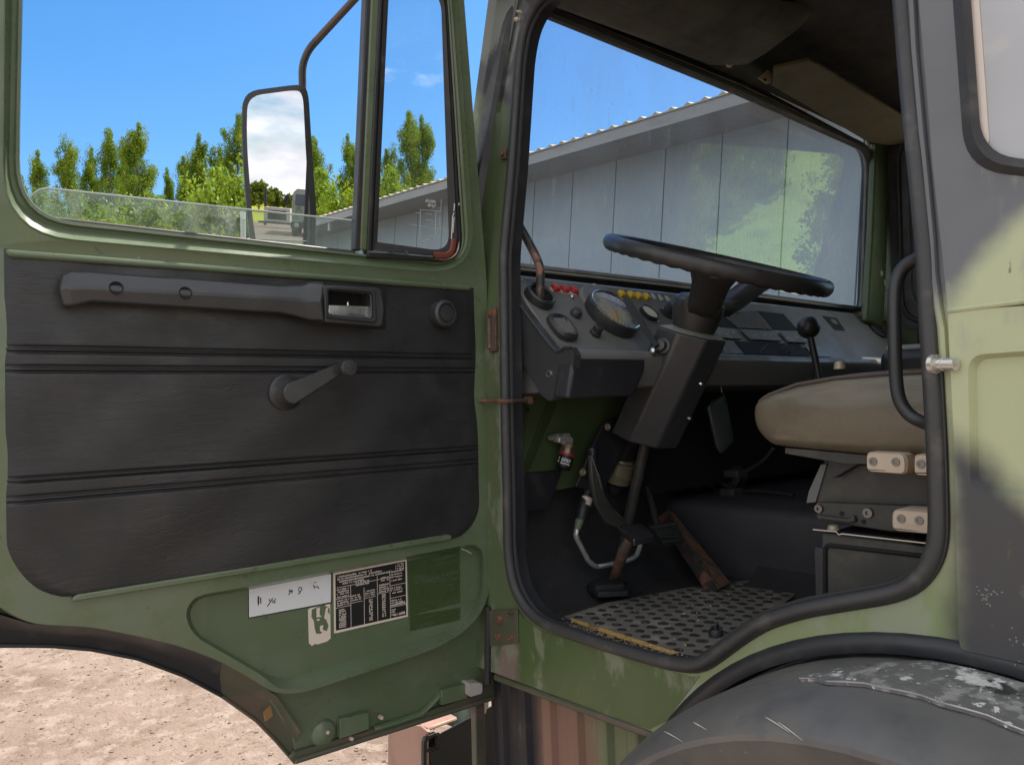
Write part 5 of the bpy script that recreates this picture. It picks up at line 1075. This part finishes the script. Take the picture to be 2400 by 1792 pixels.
# grit on floor and sill
gm = MB(); rg = random.Random(11)
def grain(p, s):
    a = [Vector((rg.uniform(-1, 1), rg.uniform(-1, 1), rg.uniform(-.4, 1))).normalized() * s * rg.uniform(.6, 1.2) for _ in range(4)]
    gm.add([p + q_ for q_ in a], [(0, 1, 2), (0, 2, 3), (0, 3, 1), (1, 3, 2)])
for k_ in range(1600):
    t = rg.random()
    if t < .3: x, y = 1300 + rg.gauss(0, 26), 1432 + rg.gauss(0, 10); z = 1.2135
    elif t < .45: x, y = 1368 + rg.gauss(0, 40), 1368 + rg.gauss(0, 6); z = 1.2145
    else: x, y = rg.uniform(1290, 1800), rg.uniform(1370, 1530); z = 1.2165 + .006
    p = PZ(x, y, z)
    if p.x < .06: continue
    if t >= .45 and not inside(p, mloop): p.z = 1.214
    grain(p, rg.uniform(.0006, .0016) * (2.4 if rg.random() < .10 else 1))
for k_ in range(900):
    u_ = rg.random(); x = lerp(1290, 1600, u_) + rg.gauss(0, 8); y = lerp(1459, 1546, u_) + rg.gauss(0, 5) - 5
    grain(PX(x, y, .035), rg.uniform(.0008, .0022))
tag(gm.build('sand_grit', Mt('sand', (.62, .48, .33), .9)), 'pale sand and grit scattered over the cab floor and sill', 'grit', kind='stuff')
sp_m = MB()
for pts in ([(1300, 1461), (1330, 1464), (1400, 1486), (1425, 1500), (1418, 1508), (1380, 1500), (1345, 1484), (1310, 1474)], [(1300, 1440), (1322, 1432), (1334, 1438), (1316, 1446)]):
    sp_m.prism([PX(x, y, .03) if y > 1450 else PZ(x, y, 1.2155) for x, y in pts], (.004, 0, .002))

# =================================================================== outside
def gmat(name, col, layers, bumps, rough=.9): return Mt(name, col, rough, layers=layers, bumps=bumps, rvar=0, spec=.2)
mGround = gmat('compacted_gravel', (.245, .18, .14), [((.30, .225, .18), (.35, .35, .35), .42, .62), ((.19, .135, .10), (1.6, 1.6, 1.6), .5, .64, .8), ((.36, .285, .235), (7, 7, 7), .5, .62, .7), ((.19, .135, .098), (11, 11, 11), .56, .64, .8), ((.10, .07, .05), (20, 20, 20), .65, .69, .9)], [((16, 16, 16), .9, .03), ((60, 60, 60), .6, .01)])
mField = gmat('crop_field', (.42, .42, .03), [((.34, .37, .04), (.2, .2, .2), .4, .65)], [((5, 5, 5), .8, .2)])
mLawn = gmat('meadow', (.28, .46, .06), [((.40, .54, .08), (.12, .12, .12), .42, .62), ((.15, .27, .04), (.5, .5, .5), .5, .66, .8)], [])
def sheet(name, x0, x1, y0, y1, z, mat, nx=1, ny=1, amp=0.):
    m = MB(); rows = [[Vector((lerp(x0, x1, i / nx), lerp(y0, y1, j / ny), z + amp * (math.sin(i * 1.3 + j * .7) + math.sin(j * 1.9)))) for i in range(nx + 1)] for j in range(ny + 1)]
    m.loft(rows, closed=False); o = m.build(name, mat); return tag(o, kind='structure')
tag(sheet('ground', -600, 600, -600, 600, 0, mGround), 'pale compacted gravel yard under the truck')
tag(sheet('crop_field', -160, 160, -420, -78, .006, mField), 'yellow green crop field beyond the yard')
tag(sheet('meadow', 17, 300, -74, -8, .004, mLawn), 'bright green meadow beside the yard')
hm_ = MB(); rows = []
for j in range(13):
    t = j / 12; rows.append([Vector((lerp(24, 74, t), lerp(-74, -6, i / 20), .008 + 20 * (1 - math.cos(t * math.pi)) / 2 + .5 * math.sin(i * .8 + j))) for i in range(21)])
hm_.loft(rows, closed=False); tag(hm_.build('hill', mLawn), 'grassy rise beyond the meadow', kind='structure')

# warehouse: its own level frame, the truck stands on a slight slope
bd = Vector(ray(-200, 798)).normalized(); bu0 = Vector(MC @ np.array([.042, 1, 0])).normalized(); bu1 = (bu0 - bd * bu0.dot(bd)).normalized(); bnn = bd.cross(bu1)
BP = Vector(CAM + ray(1440, 700) * ((9 - CAM[0]) / ray(1440, 700)[0]))
wh = empty('warehouse'); wh.matrix_world = Matrix(((bd.x, bu1.x, bnn.x, BP.x), (bd.y, bu1.y, bnn.y, BP.y), (bd.z, bu1.z, bnn.z, BP.z), (0, 0, 0, 1)))
tag(wh, 'long grey blue corrugated metal warehouse with pale roof edge seen through the windscreen', 'warehouse')
mWall = Mt('wall_cladding', (.245, .315, .375), .5, layers=[((.275, .345, .40), (.6, .6, .6), .45, .6)], bumps=[], rvar=.06)
def ribs_mat(m):
    nt = m.node_tree; b = next(n for n in nt.nodes if n.type == 'BSDF_PRINCIPLED'); w = nt.nodes.new('ShaderNodeTexWave'); w.inputs['Scale'].default_value = 9.; w.bands_direction = 'X'
    tc = nt.nodes.new('ShaderNodeTexCoord'); nt.links.new(tc.outputs['Object'], w.inputs['Vector']); bp = nt.nodes.new('ShaderNodeBump'); bp.inputs['Strength'].default_value = .35; bp.inputs['Distance'].default_value = .01
    nt.links.new(w.outputs['Fac'], bp.inputs['Height']); nt.links.new(bp.outputs[0], b.inputs['Normal'])
ribs_mat(mWall)
EO = 1.1; hC = Vector(CAM - np.array(BP)).dot(bu1); dC = -Vector(CAM - np.array(BP)).dot(bnn); EH = hC + (2.93 - hC) * (1 - EO / dC)
PW, S0 = 1.13, .13; wm = MB(); smin, smax = -6.65, 46.
kk = -6
while S0 + kk * PW < smax:
    a = S0 + kk * PW; wm.box((a + .012, -5.2, 0), (PW - .024, 0, 0), (0, 8.1, 0), (0, 0, .06)); kk += 1
wm.build('wall_panels', mWall, wh)
bkw = MB(); bkw.box((smin, -5.2, .03), (smax - smin + 1, 0, 0), (0, 8.0, 0), (0, 0, 18)); bkw.build('wall_backing', Mt('wall_joint', (.03, .035, .045), .6), wh)
rf = MB(); n = int((smax - smin + 1) / .075); prof_ = []
for i in range(n):
    s_ = smin - .2 + i * .075; ph = (i % 4); prof_.append((s_, .045 if ph == 0 else 0.))
top = [[Vector((s_, EH + .10 + h + t * 1.6, -EO - .02 + t * 9)) for s_, h in prof_] for t in (0, 1)]
rf.loft(top, closed=False); rf.loft([top[0], [Vector((s_, EH + .08, -EO - .02)) for s_, h in prof_]], closed=False)
rf.build('roof_sheet', Mt('roof_sheet', (.34, .29, .21), .6, layers=[((.24, .2, .14), (3, 3, 3), .5, .66)]), wh, ang=15)
fc = MB(); fc.box((smin - .15, EH - .10, -EO), (smax - smin + 1, 0, 0), (0, .18, 0), (0, 0, .03)); fc.box((smin - .15, EH + .0, -EO + .03), (smax - smin + 1, 0, 0), (0, .02, 0), (0, 0, EO - .03)); fc.build('eaves_fascia', Mt('fascia', (.24, .25, .25), .5, layers=[((.17, .17, .165), (1, 6, 1), .5, .68, .6)]), wh)
for s_ in (9.75, 1.6, 20): MB().box((s_, EH - .30, -EO + .05), (.06, 0, 0), (0, .26, 0), (0, 0, .06)).build('eaves_bracket', Mt('bracket_pale', (.5, .5, .46), .5), wh)

# ---------------------------------------------------- trees
def leafmat(name, a, b, c): return Mt(name, a, .55, layers=[(b, (.55, .55, .55), .42, .6), (c, (2.4, 2.4, 2.4), .54, .66, .7)], trans=.38, spec=.25, rvar=0)
mLeaf = leafmat('poplar_leaf', (.17, .26, .018), (.25, .33, .022), (.09, .15, .02))
mLeafB = leafmat('bright_leaf', (.22, .32, .02), (.28, .36, .03), (.12, .2, .02))
mLeafH = leafmat('hedge_leaf', (.20, .26, .03), (.27, .31, .04), (.12, .17, .03))
mBark = Mt('bark', (.16, .14, .11), .85, layers=[((.30, .28, .23), (6, 6, 2), .5, .66)], bumps=[((12, 12, 3), .6, .02)])
def leafcloud(centres, nper, size, seed):
    r = np.random.default_rng(seed); C_ = np.array([c[0] for c in centres]); Rr = np.array([c[1] for c in centres])
    idx = np.repeat(np.arange(len(C_)), nper); N_ = len(idx)
    d = r.normal(size=(N_, 3)); d /= np.linalg.norm(d, axis=1)[:, None]; rad = r.random(N_) ** .45
    p = C_[idx] + d * (rad * Rr[idx])[:, None] * np.array([1, 1, 1.25])
    u = r.normal(size=(N_, 3)); u /= np.linalg.norm(u, axis=1)[:, None]; w = np.cross(u, r.normal(size=(N_, 3))); w /= np.linalg.norm(w, axis=1)[:, None]
    s = size * r.uniform(.6, 1.35, N_)[:, None]
    v = np.stack([p - u * s * .75, p + w * s * .42, p + u * s * .75, p - w * s * .42], 1).reshape(-1, 3)
    return v, [(4 * i, 4 * i + 1, 4 * i + 2, 4 * i + 3) for i in range(N_)]
def meshobj(name, v, f, mat, parent):
    me = bpy.data.meshes.new(name); me.from_pydata([tuple(x) for x in v], [], f); me.materials.append(mat); o = bpy.data.objects.new(name, me); COL.objects.link(o); o.parent = parent; return o
def make_tree(name, H, W_, seed, mat, kind='poplar', leaf=.055, dens=190):
    r = random.Random(seed); t = empty(name); cs = []; tr = MB()
    bend = [r.uniform(-.25, .25), r.uniform(-.25, .25)]
    def trunk(z): f = z / H; return Vector((bend[0] * math.sin(f * 3), bend[1] * math.sin(f * 2.3), z))
    tr.tube([trunk(H * i / 9) for i in range(10)], [lerp(.17, .02, i / 9) for i in range(10)], 8)
    if kind == 'poplar':
        nl = int(H * 5.2)
        for i in range(nl):
            z0 = lerp(H * .10, H * .93, (i + r.random()) / nl); f = z0 / H
            wdt = W_ * (min(1, .35 + 1.4 * f) if f < .45 else max(.12, 1.02 - ((f - .45) / .57) ** 1.7 * .9)) * r.uniform(.45, 1.12)
            a = r.uniform(0, 6.28); L_ = wdt * 1.0; up = L_ * r.uniform(1.3, 2.2)
            b = trunk(z0); e = b + Vector((math.cos(a) * L_, math.sin(a) * L_, up))
            if e.z > H: e.z = H - r.random() * .3
            tr.tube([b, b.lerp(e, .5) + Vector((0, 0, -.06 * L_)), e], [.035, .022, .006], 5)
            for k in range(4):
                g = lerp(.35, 1.05, (k + r.random()) / 4); c = b.lerp(e, g); cs.append(((c.x + r.gauss(0, .07), c.y + r.gauss(0, .07), c.z + r.gauss(0, .1)), r.uniform(.13, .33) * (.65 + .5 * W_)))
        for k in range(4): c = trunk(H * (.93 + .02 * k)); cs.append(((c.x, c.y, c.z), .16))
    else:
        for i in range(int(26 * W_)):
            a = r.uniform(0, 6.28); u_ = r.uniform(-.3, 1); rad = math.sqrt(1 - max(0, u_) ** 2 * .9) * W_ * r.uniform(.5, 1.0); z0 = H * .5 + u_ * H * .48
            e = Vector((math.cos(a) * rad, math.sin(a) * rad, z0)); b = trunk(max(.4, z0 - H * .25))
            tr.tube([b, b.lerp(e, .5), e], [.04, .025, .008], 5)
            for k in range(5):
                c = b.lerp(e, lerp(.5, 1.08, r.random())); cs.append(((c.x + r.gauss(0, .25), c.y + r.gauss(0, .25), c.z + r.gauss(0, .2)), r.uniform(.25, .55)))
    tr.build('trunk', mBark, t); v, f = leafcloud(cs, dens, leaf, seed); meshobj('crown', v, f, mat, t); return t
def copy_tree(src):
    c = src.copy(); COL.objects.link(c)
    for ch in src.children: d = ch.copy(); COL.objects.link(d); d.parent = c
    return c
protos = [make_tree('poplar_tree', 13.5, w_, 20 + i, mLeaf) for i, w_ in enumerate((1.15, 1.4, .95, 1.25))]
used = set()
tree_spec = [  # top pixel, distance, prototype, width factor, label
    (48, 412, 46, 2, .9, 'small poplar half hidden behind the leftmost door window edge'),
    (89, 352, 44, 0, .85, 'leftmost free standing poplar in the door window, its narrow crown apart from the rest'),
    (136, 436, 47, 2, .8, 'short dark poplar filling the dip right of the leftmost free standing poplar'),
    (171, 338, 43, 3, .9, 'slender poplar second from the left with sky on both sides of its tip'),
    (216, 346, 45, 2, .9, 'middle sized poplar leaning on the tall pair in the door window'),
    (258, 308, 42, 1, .85, 'tall poplar just left of the tallest tree in the door window'),
    (288, 334, 46, 2, .8, 'thin poplar squeezed between the two tallest trees left of the mirror'),
    (330, 290, 40, 0, 1.05, 'tallest and broadest poplar left of the truck mirror'),
    (388, 395, 44, 2, .8, 'low poplar at the gap right of the tallest tree'),
    (424, 366, 43, 3, .8, 'short bushy poplar left of the dark spire by the mirror'),
    (463, 312, 41, 2, .95, 'dark narrow spire of a poplar in front of the truck mirror arm side'),
    (512, 348, 42, 1, .9, 'round topped poplar right of the dark narrow spire'),
    (556, 270, 40, 3, .9, 'tall poplar partly covered by the truck mirror'),
    (640, 330, 43, 0, .9, 'poplar wholly behind the truck mirror'),
    (738, 326, 40, 1, .9, 'yellowish poplar peeping out right of the truck mirror'),
    (812, 314, 40, 0, .8, 'poplar with paired tips left of the window divider'),
    (836, 322, 41, 2, .8, 'poplar touching the window divider from the left'),
    (900, 350, 39, 3, .9, 'poplar seen at the left edge of the quarter window'),
    (958, 262, 38, 1, .8, 'left of the two tallest poplars in the quarter window'),
    (985, 272, 38.5, 0, .85, 'right of the two tallest poplars in the quarter window')]
def place(o, px, py, dist, H, wf=1.):
    d = ray(px, py); t = dist / math.hypot(d[0], d[1]); top = CAM + d * t
    s = top[2] / H; o.location = (top[0], top[1], 0); o.scale = (s * wf, s * wf, s); o.rotation_euler = (0, 0, (px * 1.7) % 6.28); return o
for px, py, dist, pi_, wf, lab in tree_spec:
    o = protos[pi_] if pi_ not in used else copy_tree(protos[pi_]); used.add(pi_)
    place(o, px, py, dist, 13.5, wf * .82); tag(o, lab, 'tree', 'poplars in the row beyond the yard')
bproto = make_tree('broadleaf_tree', 9., 2.6, 71, mLeafB, 'round', .13, 55)
for i, (px, py, dist, wf, lab) in enumerate([(548, 405, 33, .75, 'bright green bushy tree left of the truck mirror'), (470, 455, 35, .8, 'low yellow green tree under the dark poplar spire'), (220, 470, 37, .8, 'low leafy tree behind the lowered glass on the left'),
        (745, 420, 33, .7, 'lime green bushy tree right of the truck mirror'), (800, 462, 31, .75, 'lowest lime tree just above the warehouse roof'), (886, 415, 31, .62, 'bushy tree at the window divider, in front of the poplars'), (930, 455, 30, .55, 'small lime tree right above the warehouse eaves in the quarter window'), (650, 420, 34, .8, 'bushy tree hidden behind the truck mirror'), (90, 480, 38, .8, 'low bushy tree at the corner of the lowered glass'), (350, 480, 36, .8, 'low bushy tree below the tallest poplar')]):
    o = bproto if i == 0 else copy_tree(bproto); place(o, px, py, dist, 9., wf); tag(o, lab, 'tree', 'bushy trees in front of the poplars')
po = MB(); 
p_ = CAM + ray(569, 497) * 16; MB_ = po; po.tube([(p_[0], p_[1], 0), (p_[0], p_[1], p_[2])], .055, 10); tag(po.build('yard_post', Mt('post', (.5, .5, .47), .6)), 'pale grey post seen through the lowered glass left of the mirror', 'post')

for i in range(16):
    o = copy_tree(bproto); x, y = 25 + (i % 4) * 6 + random.uniform(-2, 2), -10 - i * 2.6 + random.uniform(-2, 2); o.location = (x, y, max(0, (x - 24) * .3 - 1)); k_ = random.uniform(.55, .95); o.scale = (k_, k_, k_ * .9)
    tag(o, 'leafy tree on the grassy rise, seen only as a reflection in the windscreen', 'tree', 'trees on the rise reflected in the windscreen')
# ---------------------------------------------------- behind the camera (seen in the mirror and the windscreen's reflection)
hproto = make_tree('hedgerow_tree', 8., 3.4, 91, mLeafH, 'round', .30, 26)
rh = random.Random(5)
for i in range(44):
    o = hproto if i == 0 else copy_tree(hproto); x = -75 + i * 2.6 + rh.uniform(-1., 1.); y = -150 + rh.uniform(-14, 14)
    h = rh.uniform(.3, .5) + max(0, .35 - abs(x + 30) * .03); o.location = (x, y, 0); o.scale = (h * 1.1, h * 1.1, h); o.rotation_euler = (0, 0, rh.uniform(0, 6)); tag(o, 'dark green tree in the far hedgerow shown in the mirror', 'tree', 'hedgerow trees in the mirror')
mT = Mt('far_truck_paint', (.36, .38, .28), .5, layers=[((.2, .24, .14), (1, 1, 1), .5, .6)])
def far_truck(loc, rz, s=1.):
    t = empty('parked_truck', loc); t.rotation_euler = (0, 0, rz); t.scale = (s, s, s)
    b = MB(); cs = [(-1.2, 0.9), (-1.2, 2.2), (-1.12, 2.85), (-.9, 3.1), (.9, 3.1), (1.12, 2.85), (1.2, 2.2), (1.2, .9)]
    b.loft([[Vector((x, 0, z)) for x, z in cs], [Vector((x, -2.2, z)) for x, z in cs]], cap0=True, cap1=True); b.build('cab', mT, t, bevel=.05)
    b = MB(); b.prism([Vector((x, .012, z)) for x, z in ((-1.0, 2.05), (1.0, 2.05), (.95, 2.75), (-.95, 2.75))], (0, .01, 0)); b.build('windscreen', Mt('far_glass', (.06, .09, .12), .1, coat=1.), t)
    for x in (-.33, .33): MB().bb(x - .03, x + .03, .02, .05, 2.05, 2.75).build('windscreen_post', mT, t)
    b = MB(); b.bb(-1.22, 1.22, .0, .35, .55, .95); b.build('bumper', mBlackP, t, bevel=.03)
    for x in (-.85, .85): MB().lathe((x, .36, .75), (0, 1, 0), [(-.02, .16), (.02, .16), (.03, .12), (.03, 0)], 18).build('headlight', mGry, t)
    MB().prism([Vector((1.25, .1, 1.0)), Vector((2.0, .25, 1.0)), Vector((2.0, .25, 2.9)), Vector((1.25, .1, 2.9))], (0, .06, 0)).build('door', mT, t)
    for x in (-1.05, 1.05):
        for y in (-1.1, -4.6): MB().lathe((x - .18, y, .6), (1, 0, 0), [(0, .3), (0, .56), (.04, .6), (.32, .6), (.36, .56), (.36, .3)], 24).build('wheel', mRub, t)
    for x in (-1.5, 1.5): MB().bb(x - .12, x + .12, .1, .16, 2.0, 2.6).build('mirror', mBlackP, t)
    b = MB(); b.bb(-1.22, 1.22, -7, -2.5, 1.2, 3.0); b.build('cargo_body', mT, t, bevel=.06); b = MB(); b.bb(-.5, .5, -7, 0, .6, 1.1); b.build('chassis', mBlackP, t)
    return t
def mirror_point(px, py, dist):
    v = Vector(ray(px, py)).normalized(); p = hit(px, py, mc, mn); w = v - mn * 2 * v.dot(mn); h = math.hypot(w.x, w.y); q_ = p + w * (dist / h); return q_
a_ = mirror_point(728, 470, 52); tag(far_truck((a_.x, a_.y, 0), R_(-4)), 'pale green military truck parked in the yard, seen in the wing mirror', 'truck')
g_ = mirror_point(650, 460, 66); ge = empty('site_generator', (g_.x, g_.y, 0)); ge.scale = (.62, .62, .62); tag(ge, 'pale box generator on a low trailer, far off in the mirror', 'generator')
b = MB(); b.bb(-1.7, 1.7, -2, 0, .8, 2.7); b.build('housing', Mt('cream_housing', (.62, .57, .44), .5), ge, bevel=.05); MB().bb(-1.2, 1.2, 0, .03, 1.1, 2.3).build('grille', mDark, ge); MB().bb(-2.4, 2.0, -1.8, .2, .55, .78).build('trailer_bed', mSteel, ge)
f_ = mirror_point(622, 470, 72); tag(MB().tube([(f_.x, f_.y, 0), (f_.x, f_.y, 3.2)], .12, 8).build('field_post', mBlackP), 'dark post at the field edge, far off in the mirror', 'post')

# loose stones on the visible yard, one mass
gs_ = MB(); rs = random.Random(21)
for k_ in range(9000):
    x, y = rs.uniform(-4.2, 1.6), rs.uniform(1.2, 9.5); r_ = rs.choice((.003, .004, .004, .005, .006, .009)) * rs.uniform(.7, 1.3)
    c_ = Vector((x, y, r_ * .25)); ps_ = [c_ + Vector((math.cos(t) * r_ * rs.uniform(.7, 1.2), math.sin(t) * r_ * rs.uniform(.7, 1.2), z * r_ * .55)) for z in (-.6, .5) for t in (0, 1.3, 2.5, 3.8, 5.1)]
    gs_.loft([ps_[:5], ps_[5:]]); gs_.poly(ps_[5:])
tag(gs_.build('gravel_stones', gmat('stone', (.23, .17, .135), [((.12, .085, .062), (9, 9, 9), .52, .56), ((.38, .31, .26), (13, 13, 13), .56, .6)], []), ang=10), 'loose pale and brown stones on the yard', kind='stuff')
